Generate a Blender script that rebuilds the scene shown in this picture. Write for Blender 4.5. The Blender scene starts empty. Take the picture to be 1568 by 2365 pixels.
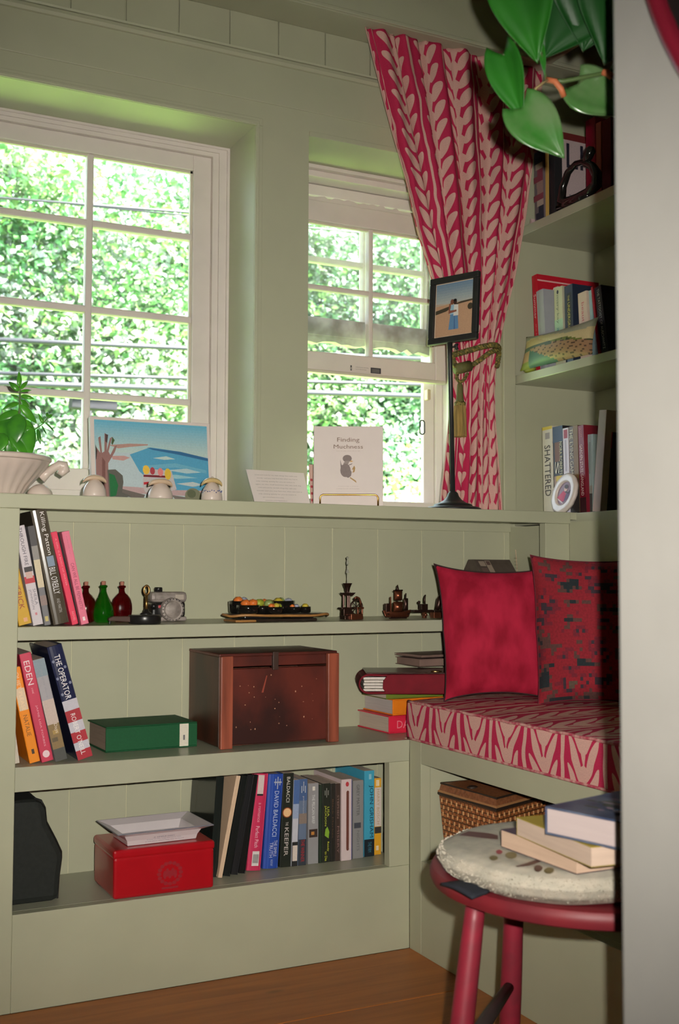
import bpy, math, random
from mathutils import Vector, Matrix
random.seed(7)
SC = bpy.context.scene
COL = SC.collection
rad = math.radians

# ------------------------------------------------------------------ camera
FPX = 2612.8
YAW, PITCH, ROLL = rad(26.3845), rad(3.1143), rad(0.211)
CAMZ = 0.76
_f = Vector((math.sin(YAW)*math.cos(PITCH), math.cos(YAW)*math.cos(PITCH), math.sin(PITCH)))
_r0 = Vector((math.cos(YAW), -math.sin(YAW), 0))
_u0 = _r0.cross(_f)
CR = _r0*math.cos(ROLL) + _u0*math.sin(ROLL)
CU = -_r0*math.sin(ROLL) + _u0*math.cos(ROLL)
CP = Vector((0, 0, CAMZ))
cam_data = bpy.data.cameras.new('camera')
cam = bpy.data.objects.new('camera', cam_data); COL.objects.link(cam)
cam_data.sensor_fit = 'VERTICAL'; cam_data.sensor_height = 36; cam_data.sensor_width = 24
cam_data.lens = FPX/2365*36
cam_data.clip_start = 0.02; cam_data.clip_end = 200
m = Matrix.Identity(4)
for i in range(3):
    m[i][0] = CR[i]; m[i][1] = CU[i]; m[i][2] = -_f[i]; m[i][3] = CP[i]
cam.matrix_world = m
cam_data.dof.use_dof = True; cam_data.dof.focus_distance = 2.2; cam_data.dof.aperture_fstop = 7.5
SC.camera = cam

# ------------------------------------------------------------------ world, sun, camera flash, exposure
w = bpy.data.worlds.new('sky'); SC.world = w; w.use_nodes = True
bg = w.node_tree.nodes['Background']
bg.inputs[0].default_value = (0.72, 0.88, 1.0, 1); bg.inputs[1].default_value = 6.0
sun_d = bpy.data.lights.new('sun', 'SUN'); sun_d.energy = 78; sun_d.angle = rad(0.6); sun_d.color = (1, .98, .95)
sun = bpy.data.objects.new('sun', sun_d); COL.objects.link(sun)
sun.rotation_euler = Vector((-.35, .62, -.95)).to_track_quat('-Z', 'Y').to_euler()
fl_d = bpy.data.lights.new('camera_flash', 'SPOT'); fl_d.energy = 168; fl_d.color = (1, .95, .86)
fl_d.spot_size = rad(76); fl_d.spot_blend = 1.0; fl_d.shadow_soft_size = 0.007
fl = bpy.data.objects.new('camera_flash', fl_d); COL.objects.link(fl)
fl.location = CP + CR*0.036 + CU*0.030 + _f*0.01
aim = _f + CR*((640-784)/FPX) - CU*((1240-1182.5)/FPX)
fl.rotation_euler = aim.to_track_quat('-Z', 'Y').to_euler()
vs = SC.view_settings
SC.display_settings.display_device = 'sRGB'
vs.view_transform = 'Standard'; vs.look = 'None'; vs.gamma = 1; vs.use_curve_mapping = False
vs.exposure = 0.0

# ------------------------------------------------------------------ helpers
def ray(x, y): return _f + CR*((x-784)/FPX) - CU*((y-1182.5)/FPX)
def P(x, y, X=None, Y=None, Z=None):
    """the point of a real plane (X, Y or Z constant) that a photo pixel looks at"""
    d = ray(x, y)
    t = X/d.x if X is not None else Y/d.y if Y is not None else (Z-CAMZ)/d.z
    return CP + d*t
def lin(c):
    c /= 255.0
    return c/12.92 if c <= .04045 else ((c+.055)/1.055)**2.4
def C(r, g, b, k=1.0): return (min(lin(r)*k, .95), min(lin(g)*k, .95), min(lin(b)*k, .95))

def tag(o, label=None, cat=None, group=None, kind=None):
    if label: o['label'] = label
    if cat: o['category'] = cat
    if group: o['group'] = group
    if kind: o['kind'] = kind
    return o
def empty(name, loc=(0, 0, 0), rot=None, label=None, cat=None, group=None, kind=None):
    o = bpy.data.objects.new(name, None); COL.objects.link(o)
    o.empty_display_size = .05; o.location = loc
    if rot is not None:
        o.rotation_euler = rot if not isinstance(rot, Matrix) else rot.to_euler()
    return tag(o, label, cat, group, kind)

class MB:
    """collects shapes into one mesh"""
    def __init__(s): s.v = []; s.f = []; s.uv = []; s.col = []; s.hasuv = False; s.hascol = False
    def add(s, vs, fs, uvs=None, col=None, M=None):
        o = len(s.v)
        for p in vs:
            p = Vector(p); s.v.append(tuple(M @ p) if M is not None else tuple(p))
        for i, f in enumerate(fs):
            s.f.append(tuple(o+k for k in f))
            s.uv.append([uvs[k] for k in f] if uvs else None)
            s.col.append(col[i] if isinstance(col, list) else col)
        if uvs: s.hasuv = True
        if col is not None: s.hascol = True
        return s
    def box(s, x0, x1, y0, y1, z0, z1, M=None, col=None):
        v = [(x0,y0,z0),(x1,y0,z0),(x1,y1,z0),(x0,y1,z0),(x0,y0,z1),(x1,y0,z1),(x1,y1,z1),(x0,y1,z1)]
        return s.add(v, [(0,3,2,1),(4,5,6,7),(0,1,5,4),(1,2,6,5),(2,3,7,6),(3,0,4,7)], None, col, M)
    def prism(s, poly, h0, h1, axis='y', M=None, col=None):
        """closed polygon extruded along an axis; poly is (a,b) in the other two axes"""
        n = len(poly)
        def mk(a, b, h): return {'y': (a, h, b), 'x': (h, a, b), 'z': (a, b, h)}[axis]
        v = [mk(a, b, h0) for a, b in poly] + [mk(a, b, h1) for a, b in poly]
        f = [tuple(range(n)), tuple(range(2*n-1, n-1, -1))]
        f += [(i, i+n, (i+1) % n+n, (i+1) % n) for i in range(n)]
        return s.add(v, f, None, col, M)
    def lathe(s, prof, n=24, c=(0, 0, 0), M=None, cap=True, sx=1, sy=1, col=None):
        v = []; f = []
        for r, z in prof:
            for k in range(n):
                a = 2*math.pi*k/n; v.append((c[0]+r*sx*math.cos(a), c[1]+r*sy*math.sin(a), c[2]+z))
        for i in range(len(prof)-1):
            for k in range(n):
                f.append((i*n+k, i*n+(k+1) % n, (i+1)*n+(k+1) % n, (i+1)*n+k))
        if cap:
            if prof[0][0] > 1e-6: f.append(tuple(reversed(range(n))))
            if prof[-1][0] > 1e-6: f.append(tuple((len(prof)-1)*n+k for k in range(n)))
        return s.add(v, f, None, col, M)
    def tube(s, pts, r, n=8, M=None, closed=False, col=None):
        pts = [Vector(p) for p in pts]; m = len(pts); v = []; f = []
        rr = r if isinstance(r, (list, tuple)) else [r]*m
        up = None
        for i, p in enumerate(pts):
            a = pts[i-1] if (i > 0 or closed) else p; b = pts[(i+1) % m] if (i < m-1 or closed) else p
            t = (b-a).normalized()
            if up is None: up = t.orthogonal().normalized()
            up = (up - t*up.dot(t)); up = up.normalized() if up.length > 1e-6 else t.orthogonal().normalized()
            w_ = t.cross(up)
            for k in range(n):
                an = 2*math.pi*k/n; v.append(p + (up*math.cos(an)+w_*math.sin(an))*rr[i])
        for i in range(m-1 if not closed else m):
            j = (i+1) % m
            for k in range(n): f.append((i*n+k, i*n+(k+1) % n, j*n+(k+1) % n, j*n+k))
        if not closed: f.append(tuple(reversed(range(n)))); f.append(tuple((m-1)*n+k for k in range(n)))
        return s.add(v, f, None, col, M)
    def ball(s, c, r, n=12, M=None, col=None):
        r = r if isinstance(r, (tuple, list)) else (r, r, r); v = []; f = []; h = n//2
        for i in range(h+1):
            t = math.pi*i/h
            for k in range(n):
                a = 2*math.pi*k/n
                v.append((c[0]+r[0]*math.sin(t)*math.cos(a), c[1]+r[1]*math.sin(t)*math.sin(a), c[2]-r[2]*math.cos(t)))
        for i in range(h):
            for k in range(n): f.append((i*n+k, i*n+(k+1) % n, (i+1)*n+(k+1) % n, (i+1)*n+k))
        return s.add(v, f, None, col, M)
    def grid(s, fn, nu, nv, uvfn=None, M=None, col=None):
        v = []; uv = []; f = []
        for j in range(nv+1):
            for i in range(nu+1):
                a, b = i/nu, j/nv; v.append(fn(a, b)); uv.append(uvfn(a, b) if uvfn else (a, b))
        for j in range(nv):
            for i in range(nu):
                q = j*(nu+1)+i; f.append((q, q+1, q+nu+2, q+nu+1))
        return s.add(v, f, uv, col, M)
    def build(s, name, mat, parent=None, smooth=False, bevel=0, loc=None, rot=None, solid=0, subsurf=0, kind=None, auto=False):
        me = bpy.data.meshes.new(name); me.from_pydata(s.v, [], s.f)
        if s.hasuv:
            l = me.uv_layers.new(name='UVMap'); k = 0
            for i, f in enumerate(s.f):
                for j in range(len(f)):
                    if s.uv[i]: l.data[k].uv = s.uv[i][j]
                    k += 1
        if s.hascol:
            a = me.color_attributes.new('Col', 'FLOAT_COLOR', 'CORNER'); k = 0
            for i, f in enumerate(s.f):
                c = s.col[i] or (.5, .5, .5)
                for j in range(len(f)):
                    a.data[k].color = (c[0], c[1], c[2], 1); k += 1
        me.materials.append(mat)
        if smooth or auto:
            me.polygons.foreach_set('use_smooth', [True]*len(me.polygons))
            if auto: me.set_sharp_from_angle(angle=rad(40))
        me.update()
        o = bpy.data.objects.new(name, me); COL.objects.link(o)
        if parent is not None: o.parent = parent
        if loc is not None: o.location = loc
        if rot is not None: o.rotation_euler = rot if not isinstance(rot, Matrix) else rot.to_euler()
        if solid:
            md = o.modifiers.new('thick', 'SOLIDIFY'); md.thickness = solid; md.offset = 0
        if bevel:
            md = o.modifiers.new('bevel', 'BEVEL'); md.width = bevel; md.segments = 2; md.limit_method = 'ANGLE'; md.angle_limit = rad(40)
        if subsurf:
            md = o.modifiers.new('sub', 'SUBSURF'); md.levels = subsurf; md.render_levels = subsurf
        if kind: o['kind'] = kind
        return o

def copy_tree(o, parent=None):
    c = o.copy(); COL.objects.link(c); c.parent = parent
    for ch in list(o.children): copy_tree(ch, c)
    return c

# ------------------------------------------------------------------ materials
MATS = {}
def nn(nt, t, **k):
    n = nt.nodes.new(t)
    for a, b in k.items(): setattr(n, a, b)
    return n
def base_mat(name):
    m = bpy.data.materials.new(name); m.use_nodes = True
    nt = m.node_tree; b = nt.nodes['Principled BSDF']
    return m, nt, b
def M(name, col, rough=.6, var=.08, scale=30, bump=0, metal=0, coat=0, spec=.4, trans=0, stretch=None, col2=None, detail=4, sheen=0):
    """procedural material: colour with noise variation between col and col2, optional relief"""
    if name in MATS: return MATS[name]
    m, nt, b = base_mat(name); L = nt.links
    b.inputs['Roughness'].default_value = rough; b.inputs['Metallic'].default_value = metal
    b.inputs['Coat Weight'].default_value = coat; b.inputs['Specular IOR Level'].default_value = spec
    b.inputs['Transmission Weight'].default_value = trans
    if sheen: b.inputs['Sheen Weight'].default_value = sheen
    tc = nn(nt, 'ShaderNodeTexCoord'); mp = nn(nt, 'ShaderNodeMapping')
    if stretch: mp.inputs['Scale'].default_value = stretch
    L.new(tc.outputs['Object'], mp.inputs[0])
    nz = nn(nt, 'ShaderNodeTexNoise'); nz.inputs['Scale'].default_value = scale; nz.inputs['Detail'].default_value = detail
    L.new(mp.outputs[0], nz.inputs[0])
    mx = nn(nt, 'ShaderNodeMix', data_type='RGBA')
    c2 = col2 or tuple(c*(1-var*2.2) for c in col)
    c1 = col if col2 else tuple(min(c*(1+var), 1) for c in col)
    mx.inputs[6].default_value = (*c1, 1); mx.inputs[7].default_value = (*c2, 1)
    if col2:
        cr = nn(nt, 'ShaderNodeValToRGB'); cr.color_ramp.elements[0].position = .38; cr.color_ramp.elements[1].position = .62
        L.new(nz.outputs[0], cr.inputs[0]); L.new(cr.outputs[0], mx.inputs[0])
    else: L.new(nz.outputs[0], mx.inputs[0])
    L.new(mx.outputs[2], b.inputs['Base Color'])
    if bump:
        bp = nn(nt, 'ShaderNodeBump'); bp.inputs['Strength'].default_value = bump; bp.inputs['Distance'].default_value = .002
        L.new(nz.outputs[0], bp.inputs['Height']); L.new(bp.outputs[0], b.inputs['Normal'])
    MATS[name] = m
    return m
def print_mat():
    if 'print' in MATS: return MATS['print']
    m, nt, b = base_mat('printed_colours')
    a = nn(nt, 'ShaderNodeAttribute'); a.attribute_name = 'Col'
    nz = nn(nt, 'ShaderNodeTexNoise'); nz.inputs['Scale'].default_value = 300
    tc = nn(nt, 'ShaderNodeTexCoord'); nt.links.new(tc.outputs['Object'], nz.inputs[0])
    h = nn(nt, 'ShaderNodeHueSaturation'); mr = nn(nt, 'ShaderNodeMapRange')
    mr.inputs[3].default_value = .88; mr.inputs[4].default_value = 1.12
    nt.links.new(nz.outputs[0], mr.inputs[0]); nt.links.new(mr.outputs[0], h.inputs['Value'])
    nt.links.new(a.outputs['Color'], h.inputs['Color']); nt.links.new(h.outputs[0], b.inputs['Base Color'])
    b.inputs['Roughness'].default_value = .5
    MATS['print'] = m; return m
def flatmat(rgb, rough=.5):
    k = 'paint_%d_%d_%d_%d' % (int(rgb[0]*255), int(rgb[1]*255), int(rgb[2]*255), int(rough*100))
    return M(k, rgb, rough, var=.05, scale=60)

def printing(name, polys, parent, Mx, step=.00012, lift=.0003):
    """flat print: coloured outlines (x right, y up) laid on a surface; Mx maps (x,y,0) with z = outward. Marks that stand apart become prints of their own"""
    bx = [(min(p[0] for p in q), max(p[0] for p in q), min(p[1] for p in q), max(p[1] for p in q)) for q, c in polys]
    grp = list(range(len(polys)))
    for i in range(len(polys)):
        for j in range(i):
            a, b = bx[i], bx[j]
            gap = max(max(a[0]-b[1], b[0]-a[1], 0), max(a[2]-b[3], b[2]-a[3], 0))
            if gap < .25*min(max(a[1]-a[0], a[3]-a[2]), max(b[1]-b[0], b[3]-b[2]))+1e-6 and grp[i] != grp[j]:
                g0, g1_ = grp[i], grp[j]; grp = [g1_ if g == g0 else g for g in grp]
    last = None
    for g in dict.fromkeys(grp):
        mb = MB()
        for i, (pts, c) in enumerate(polys):
            if grp[i] != g: continue
            n = len(pts); z = lift+step*i
            mb.add([(p[0], p[1], z) for p in pts], [tuple(range(n))], None, c, Mx)
        last = mb.build(name, print_mat(), parent)
        if PRINT_WORLD[0]: last.matrix_parent_inverse = basis(parent).inverted()
    return last
PRINT_WORLD = [False]
def basis(o): return (basis(o.parent) @ o.matrix_parent_inverse @ o.matrix_basis) if o.parent else o.matrix_basis.copy()
def wprint(*a, **k):
    """a print whose matrix is given in world coordinates"""
    PRINT_WORLD[0] = True; o = printing(*a, **k); PRINT_WORLD[0] = False; return o
def rectp(x0, y0, x1, y1): return [(x0, y0), (x1, y0), (x1, y1), (x0, y1)]
def ell(cx, cy, rx, ry, n=16, a0=0, a1=2*math.pi): return [(cx+rx*math.cos(a0+(a1-a0)*k/n), cy+ry*math.sin(a0+(a1-a0)*k/n)) for k in range(n if a1-a0 > 6.28 else n+1)]

FONT_CACHE = {}
def lettering(text, parent, Mx, x0, x1, y0, y1, rgb, name='lettering', fit=True, vertical=False, lift=.0008):
    """text stretched into the box x0..x1, y0..y1 of a surface (vertical: reads downward)"""
    if text not in FONT_CACHE:
        cu = bpy.data.curves.new('lettering_curve', 'FONT'); cu.body = text; cu.resolution_u = 2; cu.align_x = 'LEFT'
        o = bpy.data.objects.new('tmp', cu); me = bpy.data.meshes.new_from_object(o)
        FONT_CACHE[text] = ([tuple(v.co) for v in me.vertices], [tuple(p.vertices) for p in me.polygons])
        bpy.data.objects.remove(o); bpy.data.meshes.remove(me)
    vs_, fs = FONT_CACHE[text]
    if not vs_: return None
    ax = min(v[0] for v in vs_); bx = max(v[0] for v in vs_); ay = min(v[1] for v in vs_); by = max(v[1] for v in vs_)
    out = []
    for v in vs_:
        a = (v[0]-ax)/(bx-ax); b = (v[1]-ay)/max(by-ay, 1e-6)
        if vertical: out.append((x0+(x1-x0)*b, y1-(y1-y0)*a, lift))
        else: out.append((x0+(x1-x0)*a, y0+(y1-y0)*b, lift))
    return MB().add(out, fs, None, None, Mx).build(name, flatmat(rgb, .5), parent)

def plane_mx(o, ex, ey):
    """matrix taking (x,y,z) to o + x*ex + y*ey + z*normal"""
    ex = Vector(ex).normalized(); ey = Vector(ey).normalized(); ez = ex.cross(ey)
    m = Matrix.Identity(4)
    for i in range(3): m[i][0] = ex[i]; m[i][1] = ey[i]; m[i][2] = ez[i]; m[i][3] = o[i]
    return m
def rotm(axis, deg): return Matrix.Rotation(rad(deg), 4, axis)
def tr(x, y, z): return Matrix.Translation((x, y, z))

# ------------------------------------------------------------------ the room
YF, YB, YW, YO = 2.037, 2.275, 2.43, 2.56      # shelf face, wall face, window frame face, outside face
SILL, SH1, SH2, SH3 = 0.899, 0.664, 0.420, 0.167
XL, XW = 0.381, 1.173                          # left edge of shelf openings, bench front
sage = M('sage_paint', (.435, .435, .305), .5, var=.05, scale=9, bump=.04, spec=.35)
sage_gloss = M('sage_shelf_paint', (.41, .41, .30), .32, var=.06, scale=14, spec=.5)
white_paint = M('white_window_paint', (.70, .63, .58), .5, var=.05, scale=18, bump=.05)
ceil_paint = M('ceiling_paint', (.5, .5, .42), .7, var=.03, scale=6)
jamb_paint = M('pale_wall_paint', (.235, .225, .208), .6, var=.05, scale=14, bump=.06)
def struct(name, mb, mat, parent=None, **k):
    o = mb.build(name, mat, parent, **k)
    if parent is None: o['kind'] = 'structure'
    return o

# floor: pine boards running along the window wall
def pine():
    m, nt, b = base_mat('pine_floor'); L = nt.links
    tc = nn(nt, 'ShaderNodeTexCoord'); oi = nn(nt, 'ShaderNodeObjectInfo')
    ad = nn(nt, 'ShaderNodeVectorMath', operation='ADD'); L.new(tc.outputs['Object'], ad.inputs[0])
    sc = nn(nt, 'ShaderNodeVectorMath', operation='SCALE'); L.new(oi.outputs['Location'], sc.inputs[0]); sc.inputs['Scale'].default_value = 3.7
    L.new(sc.outputs[0], ad.inputs[1])
    mp = nn(nt, 'ShaderNodeMapping'); mp.inputs['Scale'].default_value = (1.2, 14, 14); L.new(ad.outputs[0], mp.inputs[0])
    nz = nn(nt, 'ShaderNodeTexNoise'); nz.inputs['Scale'].default_value = 3; nz.inputs['Detail'].default_value = 8; nz.inputs['Distortion'].default_value = .6
    L.new(mp.outputs[0], nz.inputs[0])
    cr = nn(nt, 'ShaderNodeValToRGB'); e = cr.color_ramp.elements
    e[0].position = .25; e[0].color = (.27, .072, .012, 1); e[1].position = .75; e[1].color = (.46, .15, .028, 1)
    L.new(nz.outputs[0], cr.inputs[0])
    vo = nn(nt, 'ShaderNodeTexVoronoi'); vo.inputs['Scale'].default_value = 3.2
    mp2 = nn(nt, 'ShaderNodeMapping'); mp2.inputs['Scale'].default_value = (.9, 2.2, 1); L.new(ad.outputs[0], mp2.inputs[0]); L.new(mp2.outputs[0], vo.inputs[0])
    kr = nn(nt, 'ShaderNodeValToRGB'); kr.color_ramp.elements[0].position = .03; kr.color_ramp.elements[1].position = .085
    kr.color_ramp.elements[0].color = (.12, .1, .1, 1); L.new(vo.outputs['Distance'], kr.inputs[0])
    mx = nn(nt, 'ShaderNodeMix', data_type='RGBA', blend_type='MULTIPLY'); mx.inputs[0].default_value = 1
    L.new(cr.outputs[0], mx.inputs[6]); L.new(kr.outputs[0], mx.inputs[7]); L.new(mx.outputs[2], b.inputs['Base Color'])
    b.inputs['Roughness'].default_value = .42
    return m
floor_mat = pine()
fl_o = struct('floor', MB().box(-.9, 1.95, -1.8, YO, -.06, -.02), floor_mat)
y = 2.037; k = 0
while y > -1.7:
    x0 = -.9; br = -.3+random.random()*.35
    cuts = [-.9, br, 1.95] if k % 2 else [-.9, 1.95]
    if k < 3: cuts = [-.9, 1.95]
    for a, b_ in zip(cuts, cuts[1:]):
        xe = b_ if y > 2.2 else b_
        MB().box(a+.0006-a, b_-.0006-a, -.2392, -.0008, -.02, 0).build('floor_board', floor_mat, fl_o, loc=(a, y, 0), bevel=.0012)
    y -= .24; k += 1

wall = MB()
wall.box(-.9, 1.95, YB, YO, 1.746, 2.42)
wall.box(.917, 1.048, YB, YO, .872, 1.746)
wall.box(1.545, 1.95, YB, YO, .872, 1.746)
wall.box(-.9, -.02, YB, YO, .872, 1.746)
wall.box(-.9, 1.95, YB, YO, 0, .872)
wall_back = struct('wall_back', wall, sage)
x = -.42
while x < 1.6:
    MB().box(x+.0012, min(x+.1158, 1.6)-.0012, YB-.006, YB, 1.912, 1.991).build('panel_board', sage, wall_back, bevel=.0015)
    x += .1158
struct('wall_left', MB().box(-1.0, -.9, -1.8, YO, 0, 2.42), sage)
struct('wall_front', MB().box(-1.0, 1.95, -1.9, -1.8, 0, 2.42), ceil_paint)
struct('wall_right', MB().box(1.95, 2.05, -1.9, YO, 0, 2.42), sage)
struct('ceiling', MB().box(-1.0, 2.05, -1.9, YO, 2.42, 2.50), ceil_paint)
# end of the pale wall at the doorway, close to the camera
JX, JY = .656, .779
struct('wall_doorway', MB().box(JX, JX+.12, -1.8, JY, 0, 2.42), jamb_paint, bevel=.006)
# mouldings on the window wall and the header above the alcove
struct('trim_1', MB().box(-.9, 1.6, YB-.005, YB, 1.800, 1.893), sage, bevel=.002)
t2 = MB().prism([(YB, 1.888), (YB-.010, 1.890), (YB-.014, 1.896), (YB-.013, 1.903), (YB-.008, 1.908), (YB-.010, 1.912), (YB, 1.914)], -.9, 1.6, 'x')
struct('trim_2', t2, sage)
struct('trim_3', MB().box(-.9, 1.855, 2.17, YB, 1.991, 2.42), sage, bevel=.004)
struct('trim_4', MB().box(-.9, 1.855, 2.163, 2.17, 1.991, 2.000), sage, bevel=.002)
# narrow bead around the window openings
b5 = MB(); b5.box(-.04, .934, YB-.006, YB, 1.746, 1.763); b5.box(-.04, .925, YB-.009, YB-.006, 1.748, 1.755); b5.box(.917, .934, YB-.006, YB, .899, 1.746); b5.box(.919, .925, YB-.009, YB-.006, .899, 1.75)
struct('trim_5', b5, sage, bevel=.0015)
b6 = MB(); b6.box(1.048, 1.56, YB-.006, YB, 1.744, 1.756)
struct('trim_6', b6, sage, bevel=.0015)
struct('trim_7', MB().box(1.566, 1.602, YB-.012, YB, .899, 1.991), sage, bevel=.002)

# ------------------------------------------------------------------ built-in shelves under the windows
un = empty('built_in_bookshelf', (XL, YF, 0), label='sage green built-in bookshelf with three open levels below the windows', cat='bookshelf')
def wchild(o):
    o.matrix_parent_inverse = basis(o.parent).inverted(); return o
def part(name, mb, mat, root, **k):
    """mesh given in world coordinates, parented to a root that may be moved"""
    return wchild(mb.build(name, mat, root, **k))
part('stile', MB().box(-.9, XL, YF, YF+.022, 0, .873), sage, un, bevel=.0012)
part('stile', MB().box(1.126, XW, YF, YF+.022, SH3, .377), sage, un, bevel=.0012)
part('stile', MB().box(1.519, 1.585, YF, YF+.022, SH1, .873), sage, un, bevel=.0012)
part('base_rail', MB().box(XL, XW, YF, YF+.022, 0, SH3), sage, un, bevel=.0012)
part('shelf', MB().box(XL-.2, XW+.0, YF+.022, YB-.006, .145, SH3), sage_gloss, un)
s2 = MB(); s2.box(XL, XW, YF, YF+.024, .377, SH2); s2.box(XL-.2, 1.585, YF+.024, YB-.006, .392, SH2)
part('shelf', s2, sage_gloss, un, bevel=.001)
s1 = MB(); s1.box(XL, 1.52, YF, YF+.03, .640, SH1); s1.box(XL-.2, 1.585, YF+.03, YB-.006, .646, SH1)
part('shelf', s1, sage_gloss, un, bevel=.001)
x = .5311-.1158*2
while x < 1.58:
    part('panel_board', MB().box(x+.0008, min(x+.1147, 1.585), YB-.006, YB-.001, SH3-.02, .88), sage, un, bevel=.0008)
    x += .1155
part('backing', MB().box(XL-.2, 1.585, YB-.0047, YB, SH3-.02, .88), M('sage_lit_groove', (.62, .60, .40), .5), un)  # lighter sage paints the flash catching in the grooves between the boards
part('end_panel', MB().box(1.585, 1.60, YF+.02, YB, .40, .873), sage, un)
part('end_panel', MB().box(XL-.215, XL-.2, YF+.02, YB, 0, .873), sage, un)
part('cove_trim', MB().box(XL-.2, 1.585, YB-.012, YB-.006, .861, .882), sage, un, bevel=.001)
# window sill board that tops the shelves, with a lip along its front
sl = empty('window_sill', (XL, YF, SILL), label='long sage green sill board along the top of the built-in shelves', cat='sill')
part('sill_board', MB().box(-.9, 1.61, YF, YB, .882, SILL), sage, sl, bevel=.0012)
part('front_lip', MB().box(-.9, 1.585, YF-.004, YF+.014, .873, SILL), sage, sl, bevel=.0015)
part('inner_sill', MB().box(-.02, .917, YB, YW+.05, .882, SILL), sage, sl)
part('inner_sill', MB().box(1.048, 1.545, YB, YW+.05, .882, SILL), sage, sl)

# ------------------------------------------------------------------ bookcase in the right-hand wall
bc = empty('built_in_bookcase', (1.6, 2.0, 0), label='sage green bookcase recessed in the wall right of the curtain', cat='bookcase')
part('back_panel', MB().box(1.854, 1.95, .9, YB, .5, 2.42), sage, bc)
for z0, z1 in ((.877, .898), (1.224, 1.2445), (1.583, 1.605)):
    part('shelf', MB().box(1.604, 1.854, .9, YB, z0, z1), sage_gloss, bc, bevel=.0012)
part('base_panel', MB().box(1.585, 1.62, .9, YF, .40, .877), sage, bc)
part('head_rail', MB().box(1.604, 1.64, .9, 2.17, 1.99, 2.42), sage, bc, bevel=.001)

# ------------------------------------------------------------------ window bench
be = empty('window_bench', (XW, 1.6, 0), label='sage green built-in bench with an open cubby under the seat', cat='bench')
part('stile', MB().box(XW, XW+.022, 1.991, YF, 0, .42), sage, be, bevel=.001)
part('top_rail', MB().box(XW, XW+.022, .9, 1.991, .377, .42), sage, be, bevel=.001)
part('base_rail', MB().box(XW, XW+.022, .9, 1.991, 0, .185), sage, be, bevel=.001)
part('stile', MB().box(XW, XW+.022, .9, 1.32, .185, .377), sage, be, bevel=.001)
part('seat_board', MB().box(XW+.022, 1.585, .9, YF, .40, .42), sage, be)
part('cubby_floor', MB().box(XW+.022, 1.585, .9, YF, .165, .185), sage, be)
part('cubby_wall', MB().box(XW+.022, 1.585, 1.991, YF, .185, .40), sage, be)
part('cubby_back', MB().box(1.57, 1.585, .9, 1.991, .185, .40), sage, be)

# ------------------------------------------------------------------ windows
def glass(name, haze):
    m, nt, b = base_mat(name); L = nt.links; out = nt.nodes['Material Output']; nt.nodes.remove(b)
    t = nn(nt, 'ShaderNodeBsdfTransparent'); g = nn(nt, 'ShaderNodeBsdfGlossy'); g.inputs['Roughness'].default_value = .03
    d = nn(nt, 'ShaderNodeBsdfDiffuse'); d.inputs[0].default_value = (.75, .8, .85, 1)
    fr = nn(nt, 'ShaderNodeFresnel'); fr.inputs[0].default_value = 1.4
    nz = nn(nt, 'ShaderNodeTexNoise'); nz.inputs['Scale'].default_value = 9; nz.inputs['Detail'].default_value = 5
    mu = nn(nt, 'ShaderNodeMath', operation='MULTIPLY'); mu.inputs[1].default_value = haze*2; L.new(nz.outputs[0], mu.inputs[0])
    a = nn(nt, 'ShaderNodeMixShader'); L.new(mu.outputs[0], a.inputs[0]); L.new(t.outputs[0], a.inputs[1]); L.new(d.outputs[0], a.inputs[2])
    c = nn(nt, 'ShaderNodeMixShader'); L.new(fr.outputs[0], c.inputs[0]); L.new(a.outputs[0], c.inputs[1]); L.new(g.outputs[0], c.inputs[2])
    L.new(c.outputs[0], out.inputs[0]); return m
clear_glass = glass('window_glass', .015); dusty_glass = glass('dusty_window_glass', .10)
grey_bead = M('glazing_bead', (.62, .57, .45), .5)
peel = M('peeling_paint', (.55, .52, .47), .8, col2=(.22, .20, .16), scale=16, bump=.5)

def sash(root, x0, x1, z0, z1, y, st, top, bot, xm, zm, mw=.015, dep=.032, mat=white_paint, gl=clear_glass, botmat=None):
    part('stile', MB().box(x0, x0+st, y, y+dep, z0, z1), mat, root, bevel=.002)
    part('stile', MB().box(x1-st, x1, y, y+dep, z0, z1), mat, root, bevel=.002)
    part('top_rail', MB().box(x0+st, x1-st, y, y+dep, z1-top, z1), mat, root, bevel=.002)
    part('bottom_rail', MB().box(x0+st, x1-st, y, y+dep, z0, z0+bot), botmat or mat, root, bevel=.002)
    xs = [x0+st]+[v for v in xm]+[x1-st]; zs = [z0+bot]+[v for v in zm]+[z1-top]
    for v in xm: part('muntin', MB().box(v-mw/2, v+mw/2, y+.004, y+dep-.004, z0+bot, z1-top), mat, root, bevel=.003)
    for v in zm: part('muntin', MB().box(x0+st, x1-st, y+.005, y+dep-.005, v-mw/2, v+mw/2), mat, root, bevel=.003)
    bd = MB()
    for a, b_ in zip(xs, xs[1:]):
        for c, d in zip(zs, zs[1:]):
            part('pane', MB().box(a, b_, y+dep*.62, y+dep*.62+.002, c, d), gl, root)
    e = .005
    bd.box(xs[0], xs[-1], y+.009, y+.018, zs[-1]-e, zs[-1]); bd.box(xs[-1]-e, xs[-1], y+.009, y+.018, zs[0], zs[-1])
    part('glazing_bead', bd, grey_bead, root)

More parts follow.
